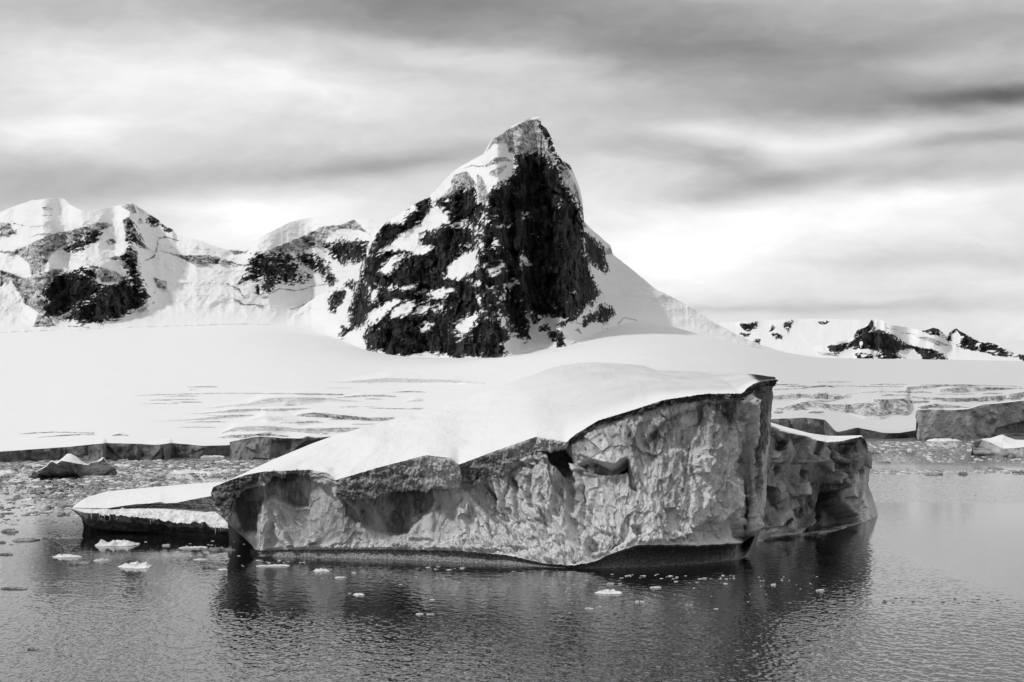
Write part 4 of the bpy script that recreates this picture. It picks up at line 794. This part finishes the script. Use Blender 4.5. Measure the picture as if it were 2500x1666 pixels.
def low_shelf(root):
    U = np.arange(172, 660, 1.6)
    Wp = [(172,268,1296),(200,272,1298),(260,300,1300),(400,420,1305),(520,540,1314),(620,640,1326),(660,700,1326)]
    Vp = [(172,173,1243,208),(190,196,1262,207),(200,212,1282,206.5),(215,230,1290,207),(260,285,1296,207),(400,415,1299,205),(520,535,1306,200),(620,636,1316,194),(660,690,1316,194)]
    Dp = [(172,172,1242,208),(200,206,1252,206),(230,232,1254,205.4),(260,262,1257,205),(320,322,1262,203.5),(360,360,1264,202.5),(400,400,1272,201.5),(460,460,1278,199.5),(500,500,1276,198),(520,522,1288,197),(560,562,1290,195.5),(620,640,1306,192),(660,700,1306,192)]
    Ep = [(172,174,1241,209),(200,212,1243,208.5),(260,270,1246,208.5),(320,326,1243,207.5),(400,400,1244,205.5),(460,460,1249,203.5),(500,500,1253,202),(520,520,1250,201),(560,560,1255,199),(620,640,1270,196),(660,700,1270,196)]
    Qp = [(172,175,1240.5,209.5),(260,266,1243.5,210),(320,326,1241,210),(400,400,1240,208.5),(460,460,1243,206.5),(520,520,1248,204),(560,560,1250,202),(620,640,1262,199),(660,700,1262,199)]
    Rp = [(172,176,1240,209.7),(200,210,1240.5,210.5),(260,258,1242,210),(300,296,1236,209.5),(330,330,1231.5,209),(360,365,1229.5,208.5),(390,392,1226,208),(400,403,1229,207.5),(430,430,1228,206.5),(470,468,1220,205),(520,518,1211,203),(560,560,1206,201.5),(620,640,1190,199),(660,700,1180,199)]
    Sp = [(172,178,1238,212),(185,190,1228,218),(200,208,1216,226),(230,240,1206,236),(260,262,1200,242),(320,322,1194,250),(400,400,1187.5,255),(470,470,1181,257),(520,520,1178,258),(560,560,1175,258),(620,640,1170,255),(660,700,1165,255)]
    gs = [guide(p_, U) for p_ in (Wp, Vp, Dp, Ep, Qp, Rp, Sp)]
    r = fbm(U / 10, U * 0, 5, 401); r2 = fbm(U / 3.5, U * 0, 4, 411); k = ss(U, 190, 240)
    gs[2][:, 1] += (8 * fbm(U / 22, U * 0, 4, 402) + 4 * r + 1.5 * r2) * k; gs[3][:, 1] += 2 * r * k; gs[5][:, 1] += 1.2 * r2 * k; gs[1][:, 1] += 1.5 * r * k
    Lo = gs[0].copy(); Lo[:, 1] += 20; S3 = g2w(gs[6]); B1 = S3.copy(); B1[:, 1] += 3; B1[:, 2] -= .5; B2 = B1.copy(); B2[:, 1] += 3; B2[:, 2] = -1
    P, cut = loft([g2w(Lo)] + [g2w(q) for q in gs] + [B1, B2], [2, 10, 22, 22, 5, 18, 14, 3, 4])
    N = normals(P); ri = np.arange(P.shape[0])[:, None]; x = P[..., 0]; z = P[..., 2]; y = P[..., 1]
    wnd = lambda a_, b_: ss(ri, a_ - 1, a_ + 2) * (1 - ss(ri, b_ - 2, b_ + 1))
    D = wnd(cut[2], cut[3]) * (.5 * fbm(x / 1.2, z * 1.0, 5, 421, .6)) + wnd(cut[3], cut[4]) * (.9 * fbm(x / 3.0, y / 1.6, 5, 431, .55) + .25 * fbm(x / .7, y / .6, 4, 441)) + wnd(cut[5], cut[6]) * (.14 * fbm(x / 3, z / .22, 4, 451) + .1 * fbm(x / .6, z / .5, 4, 461))
    D *= k[None, :]; sgn = -1.0 if N[cut[2] + 8, 150, 1] > 0 else 1.0
    P2 = P + N * (sgn * D)[..., None]
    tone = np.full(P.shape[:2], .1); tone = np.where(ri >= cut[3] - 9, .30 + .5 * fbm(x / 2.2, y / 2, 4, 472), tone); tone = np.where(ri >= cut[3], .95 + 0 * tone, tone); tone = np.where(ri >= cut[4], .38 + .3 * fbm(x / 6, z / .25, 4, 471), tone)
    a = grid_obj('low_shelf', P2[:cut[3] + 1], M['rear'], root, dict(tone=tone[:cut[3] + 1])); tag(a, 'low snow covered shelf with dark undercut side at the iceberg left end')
    grid_obj('snow_ledge', P2[cut[3]:cut[4] + 3], M['floe'], a); grid_obj('layered_wall', P2[cut[4] + 2:cut[6] + 1], M['crust'], a, dict(tone=tone[cut[4] + 2:cut[6] + 1]))
    grid_obj('snow_top', P2[cut[6]:cut[7] + 2], M['snow'], a); grid_obj('rear_wall', P2[cut[7] + 1:], M['crust'], a, dict(tone=tone[cut[7] + 1:]))
    # icicles along the ledge lip
    rnd = random.Random(4); lip = P2[cut[3]]
    for q in range(11):
        j = rnd.choice([rnd.randint(24, 60), rnd.randint(120, 150), rnd.randint(195, 238)]); p = lip[j]; h = rnd.uniform(.3, 1.1); r0 = rnd.uniform(.04, .08); vs = []; fs = []
        for lv, (rr, dz) in enumerate(((r0, .1), (r0 * .75, -h * .4), (0.008, -h))):
            for s_ in range(6): vs.append((p[0] + rr * math.cos(s_ * 1.047), p[1] - .02 + rr * math.sin(s_ * 1.047), p[2] + dz))
        for lv in range(2):
            for s_ in range(6): fs.append((lv * 6 + s_, lv * 6 + (s_ + 1) % 6, lv * 6 + 6 + (s_ + 1) % 6, lv * 6 + 6 + s_))
        mesh_obj('icicle', vs, fs, M['floe'], a)
low_shelf(berg)

# ------------------------------------------------------------------ smaller bergs around
def small_berg(name, W, Rr, S, mat, label, cat, seed, topmat=None, amp=0.8, cell=(5, 5), base_tone=.4, dark_foot=0.0, cuts=()):
    U = np.linspace(W[0][0], W[-1][0], 260)
    Wg = guide(W, U); Rg = guide(Rr, U); Sg = guide(S, U); Rg[:, 1] += 1.0 * fbm(U / 7, U * 0, 5, seed)
    for pad in range(7):                     # close the ends by bending them away from the viewer
        f = (1 - pad / 7) ** 2
        for Gx in (Wg, Rg):
            for j in (pad, len(U) - 1 - pad): Gx[j, 2] += f * 8
    Lo = Wg.copy(); Lo[:, 1] += 8; S3 = g2w(Sg); B1 = S3.copy(); B1[:, 1] += 2; B1[:, 2] = np.maximum(B1[:, 2] - 1, 0); B2 = B1.copy(); B2[:, 1] += 3; B2[:, 2] = -1
    P, cut = loft([g2w(Lo), g2w(Wg), g2w(Rg), S3, B1, B2], [2, 70, 16, 2, 3])
    px = CX + P[..., 0] * F / P[..., 1]; py = HY + (CAMZ - P[..., 2]) * F / P[..., 1]
    N = normals(P); ri = np.arange(P.shape[0])[:, None]; x = P[..., 0]; z = P[..., 2]
    w1 = .7 * fbm(x / cell[0], z / cell[1], 4, seed + 1); f1, e1, i1 = facets(x / cell[0] + w1, z / cell[1], seed + 2); f2, e2, i2 = facets(x / cell[0] * 2.6, z / cell[1] * 2.2 + w1, seed + 8)
    D = amp * (f1 + .5 * f2 + .7 * fbm(x / cell[0] * 1.4, z / cell[1], 5, seed + 5) + .25 * fbm(x * 2.2 / amp, z / 2, 4, seed + 6)); sgn = -1.0 if N[cut[1] + 30, 130, 1] > 0 else 1.0
    face = ss(ri, cut[1], cut[1] + 4) * (1 - ss(ri, cut[2] - 5, cut[2])); tone = base_tone + .35 * fbm(x / cell[0], z / cell[1], 5, seed + 7) + .22 * (i1 - .5) - dark_foot * (1 - ss(z, 0, 2.5))
    for pts, dep, so_, dt in cuts:
        k_ = ss(sdist(px, py, pts, 25), -so_ * .3, so_); D = D - dep * k_; tone = tone + dt * k_
    P2 = P + N * (sgn * face * D)[..., None]; P2[cut[2] + 2:cut[3], :, 2] += .12 * fbm(P[cut[2] + 2:cut[3], :, 0] / 3, P[cut[2] + 2:cut[3], :, 1] / 3, 4, seed + 9)
    root = empty(name, tuple(P[cut[1], 130])); tag(root, label, cat)
    grid_obj('ice_cliff', P2[:cut[2] + 1], mat, root, dict(tone=tone[:cut[2] + 1])); grid_obj('snow_top', P2[cut[2]:cut[3] + 2], topmat or M['snow'], root)
    grid_obj('rear_wall', P2[cut[3] + 1:], mat, root, dict(tone=tone[cut[3] + 1:]))
    return root

small_berg('tabular_iceberg', [(0,2241,1076),(30,2247,1075),(80,2325,1070.5),(130,2400,1067),(190,2480,1062),(300,2640,1058),(400,2800,1056)],
           [(0,2239,1002,880),(30,2242,1001,872),(60,2272,1000,885),(100,2330,1001,915),(120,2362,999.5,925),(150,2400,988,945),(180,2450,984,990),(210,2500,978,1030),(300,2640,972,1080),(400,2800,972,1110)],
           [(0,2240,1000.5,900),(60,2274,998.5,930),(120,2364,997,960),(150,2402,986,980),(180,2452,982,1030),(210,2500,976,1080),(300,2640,970,1150),(400,2800,970,1200)],
           M['front'], 'flat topped grey iceberg with a sheer face at the right edge, before the glacier', 'iceberg', 500, None, 2.2, (16, 12), .58, .0,
           [(R([(2090,880),(2150,900),(2130,930),(2100,940),(2070,920)]), 2, 4, -.2), (R([(2130,960),(2353,900),(2500,900),(2500,1000),(2100,1010)]), 3, 4, -.35), (R([(2060,800),(2150,830),(2130,920),(2080,930),(2040,860)]), -2, 5, .25)])
small_berg('tabular_iceberg', [(0,563,1123),(30,572,1124.5),(80,650,1124),(130,720,1123),(200,800,1122),(300,900,1120)],
           [(0,560,1080,512),(20,566,1078,508),(40,590,1073,505),(60,628,1066,505),(90,660,1067,506),(120,690,1070,507),(150,735,1071,508),(165,750,1065,508),(180,770,1069,510),(210,808,1066,512),(300,900,1066,515)],
           [(0,562,1077,520),(40,592,1071,530),(60,630,1064.5,535),(120,692,1068.5,535),(165,752,1064,530),(210,808,1064.5,535),(300,900,1064,540)],
           M['front'], 'grey block of glacier ice with a ribbed face behind the big iceberg left slope', 'iceberg', 520, None, .9, (6, 8), .48, .1,
           [(B([(1560,600),(1640,580),(1640,640),(1600,630)]), -1.5, 3, .2), (B([(1730,560),(1860,560),(1880,690),(1720,690)]), 1.5, 5, -.15), (B([(1880,620),(1950,570),(2110,545),(2000,690),(1870,690)]), 1.2, 4, -.2)])
small_berg('iceberg', [(0,2378,1112),(30,2386,1114),(80,2430,1118),(130,2500,1118),(200,2600,1116)],
           [(0,2377,1080,548),(15,2379,1074,545),(40,2398,1073,545),(60,2416,1080,540),(90,2450,1096,535),(120,2480,1094,534),(150,2520,1090,536),(200,2600,1088,540)],
           [(0,2379,1077,556),(40,2400,1071.5,560),(55,2418,1070,562),(75,2436,1064,562),(90,2448,1061.5,562),(105,2462,1068,562),(120,2480,1074,562),(150,2530,1075,562),(200,2600,1075,562)],
           M['rear'], 'small craggy iceberg with a snow hump floating off the right edge', 'iceberg', 540, M['snow'], .8, (4, 3), .55, .3)
small_berg('iceberg', [(0,70,1169),(20,84,1170),(60,130,1168),(110,190,1167),(150,225,1163),(190,262,1158),(210,283,1158)],
           [(0,72,1163,372),(20,92,1150,368),(35,112,1140,366),(50,125,1126,366),(62,138,1133,366),(80,150,1125,368),(110,200,1134,370),(125,215,1136,375),(140,222,1130,385),(160,235,1128,392),(175,248,1124,394),(185,252,1118,395),(195,262,1130,396),(210,282,1148,398)],
           [(0,74,1161,378),(20,93,1148,378),(35,112,1138,378),(50,125,1124,378),(62,140,1128,380),(72,152,1119,382),(82,164,1108,384),(92,174,1108,384),(102,188,1116,384),(115,204,1130,384),(125,216,1134,384),(140,222,1129,390),(160,235,1127,396),(185,252,1116,399),(195,262,1128,400),(210,282,1147,402)],
           M['rear'], 'small craggy iceberg with a white snow cap among brash ice on the left', 'iceberg', 560, M['snow'], .55, (2.2, 2), .45, .35)

# ------------------------------------------------------------------ floating ice
def floe_mesh(seed, lumps=.5, flat=.12, aspect=.45, n=36, rings=9):
    """irregular plate of ice one unit long, on the water, with a broken rim and lumps"""
    rs = np.random.RandomState(seed); th = np.linspace(0, 2 * np.pi, n, endpoint=False); ph = rs.rand(6) * 6.28
    rad = 0.42 + .07 * np.sin(2 * th + ph[0]) + .05 * np.sin(3 * th + ph[1]) + .035 * np.sin(5 * th + ph[2]) + .03 * (rs.rand(n) - .5)
    V = []; jx, jy = rs.rand() * 50, rs.rand() * 50
    for k in range(rings + 2):
        if k == 0: s, zb = 1.0, -.05
        elif k == 1: s, zb = 1.02, .0
        else: s, zb = 1.0 - (k - 2) / (rings - 1) * .999, 1
        xx = rad * s * np.cos(th); yy = rad * s * np.sin(th) * aspect
        if k >= 2:
            inn = np.minimum(1, (1 - s) * 4); h = flat * (.55 + .45 * inn) + lumps * .22 * inn * np.maximum(0, fbm(xx * 4.5 + jx, yy * 6 + jy, 4, seed, .6) + .12) + .02 * perlin(xx * 14 + jx, yy * 14 + jy, seed)
            h = np.maximum(h, flat * .4)
        else: h = zb * np.ones(n)
        V.append(np.stack([xx, yy, h], 1))
    V = np.concatenate(V); nr = rings + 2; Fc = []
    for k in range(nr - 1):
        for i in range(n): j = (i + 1) % n; Fc.append((k * n + i, k * n + j, (k + 1) * n + j, (k + 1) * n + i))
    return V, Fc
protos = []
for s_, (lu, fl, asp) in enumerate([(1.0, .06, .5), (.3, .05, .4), (.1, .04, .35), (1.6, .05, .55), (.6, .09, .5), (2.2, .06, .5), (.2, .03, .6), (1.2, .04, .3)]):
    V_, F_ = floe_mesh(900 + s_, lu, fl, asp)
    pm = []
    for mt in ('floe', 'dfloe'):
        me = bpy.data.meshes.new('ice_floe'); me.from_pydata([tuple(v) for v in V_], [], F_)
        for p_ in me.polygons: p_.use_smooth = False
        me.materials.append(M[mt]); pm.append(me)
    protos.append(pm)
rnd = random.Random(11)
def floe(px, py, wpx, hpx, dark, label, group=None, proto=None, name='ice_floe', depth=None):
    Y_ = WY(py); wd = wpx * Y_ / F; hm = hpx * Y_ / F; k = proto if proto is not None else rnd.randrange(8)
    me = protos[k][1 if dark else 0]; o = bpy.data.objects.new(name, me); scene.collection.objects.link(o)
    zmax = max(v.co.z for v in me.vertices)
    o.location = ((px - CX) * Y_ / F, Y_, 0.02); o.scale = (wd / .86, depth or wd * (rnd.uniform(.9, 1.5) if wpx > 18 else rnd.uniform(.4, .9)) / .86, hm / zmax * .8); o.rotation_euler = (0, 0, rnd.uniform(-.25, .25) + (math.pi if rnd.random() < .5 else 0))
    return tag(o, label, 'ice floe', group)

J = T(3.6766, 0, 1070)                                  # tracing frame of the lower left water
named = [((1060,935),340,70,0,'lumpy white ice floe with a raised right end, below the low shelf of the iceberg',5),
 ((1225,1135),330,60,0,'long white lumpy floe, the largest in the open water left of the iceberg',3),
 ((590,1055),240,35,0,'low white floe with a flat right end at the edge of the dark reflection',0),
 ((700,1115),170,40,1,'dark curled ice fragment with an arched left end, left of the long lumpy floe',4),
 ((915,1088),130,30,0,'slim white floe between the curled fragment and the raised white floe',7),
 ((1495,958),60,20,0,'tiny bright ice lump under the middle of the dark shelf',4),
 ((1750,980),240,18,0,'flat thin white floe lying in the dark water under the shelf',2),
 ((1960,990),260,48,1,'grey lumpy floe beside the foot of the iceberg left end',5),
 ((1870,1150),110,35,1,'small grey rounded ice lump left of the iceberg foot',4),
 ((1800,1085),120,18,0,'thin white floe just above the small grey rounded lump',7),
 ((1995,1178),90,14,0,'thin white sliver of ice right of the small grey rounded lump',6),
 ((95,825),145,42,1,'grey domed ice lump near the left edge of the photo',0),
 ((225,910),250,24,1,'long dark flat floe below the grey domed lump',1),
 ((420,892),70,20,1,'small dark ice lump right of the long dark flat floe',4),
 ((640,892),200,18,1,'thin dark floe left of the dark reflection of the shelf',7),
 ((60,1038),125,20,1,'dark flat floe cut by the left edge, below the long dark floe',1),
 ((20,930),60,22,1,'dark floe fragment at the very left edge beside the long dark floe',6),
 ((75,672),100,14,1,'slim dark floe in grey water at the left edge',2),
 ((265,600),60,8,1,'dark ice sliver left of the tip of the low shelf',2),
 ((430,525),60,20,1,'dark lump on a thin line of ice above the low shelf tip',4),
 ((60,300),190,55,0,'smooth white snow covered floe at the left edge by the small craggy iceberg',6),
 ((1100,245),170,30,0,'white flat floe right of the small craggy iceberg',1),
 ((820,345),280,22,0,'flat white floe in front of the small craggy iceberg',1),
 ((1920,165),200,32,0,'bright white floe at the foot of the glacier front',2),
 ((1320,262),105,30,1,'dark lumpy floe in the brash ice between glacier and shelf',4),
 ((1700,295),430,45,0,'long lumpy white floe in the brash ice above the low shelf',3),
 ((1450,350),80,42,1,'dark wedge of ice standing in the brash above the low shelf',5),
 ((1045,425),110,28,1,'grey crumbled floe right above the low shelf snow',0),
 ((1395,415),60,26,1,'small grey lump at the snow edge of the low shelf',4),
 ((1780,200),110,38,1,'dark boulder of ice near the glacier front before the bright white floe',5),
 ((1620,222),110,34,1,'dark ice lump left of the boulder near the glacier front',3),
 ((2020,355),30,20,1,'tiny dark ice lump by the iceberg snow slope',4)]
for (c, w_, h_, dk, lb, pr) in named:
    (px_, py_), = J([c]); floe(px_, py_ + h_ / 3.6766 * .4, w_ / 3.6766, h_ / 3.6766, dk, lb, None, pr)
for (px_, py_, w_, h_, dk, lb, pr) in [
 (671,1381,76,5,0,'long flat white floe just below the left foot of the iceberg',2), (783,1391,44,9,0,'bright ragged floe right of the long flat floe below the iceberg',3),
 (830,1410,26,5,0,'small flat floe below the bright ragged floe',2), (875,1451,28,6,0,'isolated pale floe in the dark water below the iceberg left half',6),
 (1024,1499,18,5,0,'white floe lying in grey ripples below the iceberg reflection',6), (1050,1500,18,3,0,'thin sliver beside the white floe in grey ripples',2),
 (1488,1444,68,11,0,'largest bright floe in the black water below the iceberg middle',3), (1602,1434,26,4,0,'flat white floe right of the largest bright floe',2),
 (1489,1425,16,6,0,'small bright lump just above the largest bright floe',4), (1556,1468,10,8,0,'tiny upright ice fragment below the flat white floe',5),
 (1567,1469,10,6,0,'tiny tilted ice fragment beside the upright one',4), (1439,1485,20,4,0,'thin pale floe low in the black water below the iceberg',7),
 (1889,1427,11,6,0,'small bright dome of ice right of the black reflection edge',4), (2003,1441,22,4,0,'thin white floe inside the rightmost dark ripple patch',2),
 (38,1436,62,6,1,'thin dark floe alone in rippled water near the left edge',2), (82,1584,32,6,1,'grey sliver alone in the ripples at lower left',1),
 (1946,1564,28,2,1,'faint dark sliver alone in the ripples at lower right',2),
 (2302,1074,72,10,0,'white floe below the flat topped iceberg at right',0), (2135,1105,22,8,1,'dark ice lump beside the right end of the iceberg',4),
 (2278,1157,46,7,1,'dark ragged floe on the line between brash and open water at right',1), (2350,1154,26,12,1,'pointed dark fragment right of the dark ragged floe',5),
 (2425,1144,42,10,1,'dark mound of ice below the small craggy iceberg at the right',0), (2488,1153,40,7,1,'dark low floe at the right edge below the craggy iceberg',1),
 (2158,1128,32,4,1,'thin dark floe in the brash right of the iceberg',2), (2313,1117,22,8,1,'small knobbly lump in the brash left of the craggy iceberg',3), (2290,1101,18,5,1,'small dark lump in the brash between the two right icebergs',4)]:
    floe(px_, py_ + h_ * .4, w_, h_, dk, lb, None, pr)

def scatter(n, boxes, wr, dark_p, label_w, label_d, group, hr=(.12, .3), zone=()):
    for _ in range(n):
        x0, x1, y0, y1, wgt = rnd.choices(boxes, [b_[4] for b_ in boxes])[0]
        px_ = rnd.uniform(x0, x1); py_ = rnd.uniform(y0, y1); w_ = rnd.uniform(*wr) * rnd.uniform(.5, 1); dk = rnd.random() < dark_p
        lab = label_d if dk else label_w
        for lim_, word in zone:
            if px_ < lim_: lab = lab + ' ' + word; break
        floe(px_, py_, w_, max(1.0, w_ * rnd.uniform(*hr) * .8), dk, lab, group)
scatter(90, [(1250,1830,1402,1440,3), (1700,1840,1405,1415,2), (1040,1180,1380,1392,2), (780,1200,1385,1470,2), (1300,1760,1440,1500,2), (1480,1660,1402,1414,2)], (4, 14), 0, 'tiny white ice fragment in the black water', '', 'white ice fragments before the iceberg', zone=[(1100, 'below the iceberg left half'), (1350, 'below the iceberg middle'), (1480, 'left of the largest bright floe'), (1600, 'just right of the largest bright floe'), (1720, 'under the tall cliff'), (9999, 'under the tall cliff right corner')])
scatter(16, [(1820,2000,1405,1470,3), (1850,1930,1408,1420,2)], (4, 9), 0, 'tiny white ice fragment floating right of the iceberg reflection', '', 'white fragments right of the reflection')
scatter(30, [(330,600,1318,1335,2), (420,625,1330,1400,2), (610,760,1368,1376,2)], (5, 16), 0, 'tiny pale ice fragment in the dark water below the low shelf', '', 'pale fragments below the low shelf')
scatter(36, [(2150,2490,1466,1474,3), (2160,2400,1458,1474,1)], (4, 13), 1, '', 'tiny dark ice bit in the long line across bright water at lower right', 'line of ice bits at lower right')
scatter(26, [(0,200,1268,1292,2), (0,250,1230,1262,1), (60,200,1240,1246,1), (0,170,1300,1360,1)], (6, 20), 1, '', 'thin dark ice bit drifting left of the low shelf', 'dark bits left of the low shelf', (.1, .2))

def brash(name, label, boxes, n, seed, mat, wmin, wmax, hk=.22):
    rs = np.random.RandomState(seed); V = []; Fc = []; nb = 0; cum = np.cumsum([b_[4] for b_ in boxes]); cum = cum / cum[-1]
    for _ in range(n):
        x0, x1, y0, y1, wg = boxes[int(np.searchsorted(cum, rs.rand()))]
        px_ = rs.uniform(x0, x1); py_ = y0 + (y1 - y0) * rs.rand(); Y_ = WY(py_)
        if fbm(np.array([px_ / 160.]), np.array([py_ / 3.2]), 3, seed + 5)[0] < rs.uniform(-.35, .30): continue
        w_ = wmin + (wmax - wmin) * rs.rand() ** 3; wd = w_ * Y_ / F / 2; h = wd * hk * rs.uniform(.5, 1.6); c = ((px_ - CX) * Y_ / F, Y_); k = rs.randint(5, 8); dp = rs.uniform(.5, 1.6)
        ph = rs.rand() * 6.28; rr = rs.uniform(.65, 1.15, k)
        for z_, s_ in ((-.05, 1.0), (h * rs.uniform(.6, 1), rs.uniform(.6, .95))):
            for q in range(k):
                th = ph + q * 6.2832 / k; V.append((c[0] + wd * rr[q] * s_ * math.cos(th), c[1] + wd * dp * rr[q] * s_ * math.sin(th), z_ * (rs.uniform(.5, 1.5) if z_ > 0 else 1)))
        for q in range(k): Fc.append((nb + q, nb + (q + 1) % k, nb + k + (q + 1) % k, nb + k + q))
        V.append((c[0] + wd * .2 * rs.uniform(-1, 1), c[1], h * rs.uniform(.8, 1.6)))
        for q in range(k): Fc.append((nb + k + q, nb + k + (q + 1) % k, nb + 2 * k, nb + 2 * k))
        nb += 2 * k + 1
    me = bpy.data.meshes.new(name); me.from_pydata(V, [], [tuple(dict.fromkeys(f)) for f in Fc]); me.materials.append(mat)
    o = bpy.data.objects.new(name, me); scene.collection.objects.link(o); tag(o, label, 'brash ice', None, 'stuff'); return o
LB = [(-120,640,1126,1150,5), (-120,700,1124,1136,4), (-120,600,1145,1185,5), (-120,420,1180,1206,3),(-120,230,1204,1262,1.2)]
brash('brash_ice', 'grey brash ice covering the sea before the left glacier front', LB, 9000, 3, M['dfloe'], 2, 26, .26)
brash('brash_ice', 'white bits of brash ice in the sea before the left glacier front', LB, 6500, 4, M['floe'], 2, 22, .16)
RB = [(2110,2620,1078,1100,5), (2110,2620,1095,1130,3), (2120,2620,1148,1158,3)]
brash('brash_ice', 'dark brash ice specks across the bay at right below the glacier', RB, 4200, 5, M['dfloe'], 2.5, 16, .14)
brash('brash_ice', 'pale brash ice flecks across the bay at right below the glacier', RB, 2200, 9, M['floe'], 2.5, 16, .12)
brash('brash_ice', 'dark thin line of brash ice left of the low shelf', [(-120,210,1270,1283,4), (-120,260,1235,1262,1)], 420, 6, M['dfloe'], 2, 8, .2)

for o in scene.objects:
    if o.parent is None and o.type == 'MESH' and 'category' not in o: o['category'] = o.name.split('.')[0]
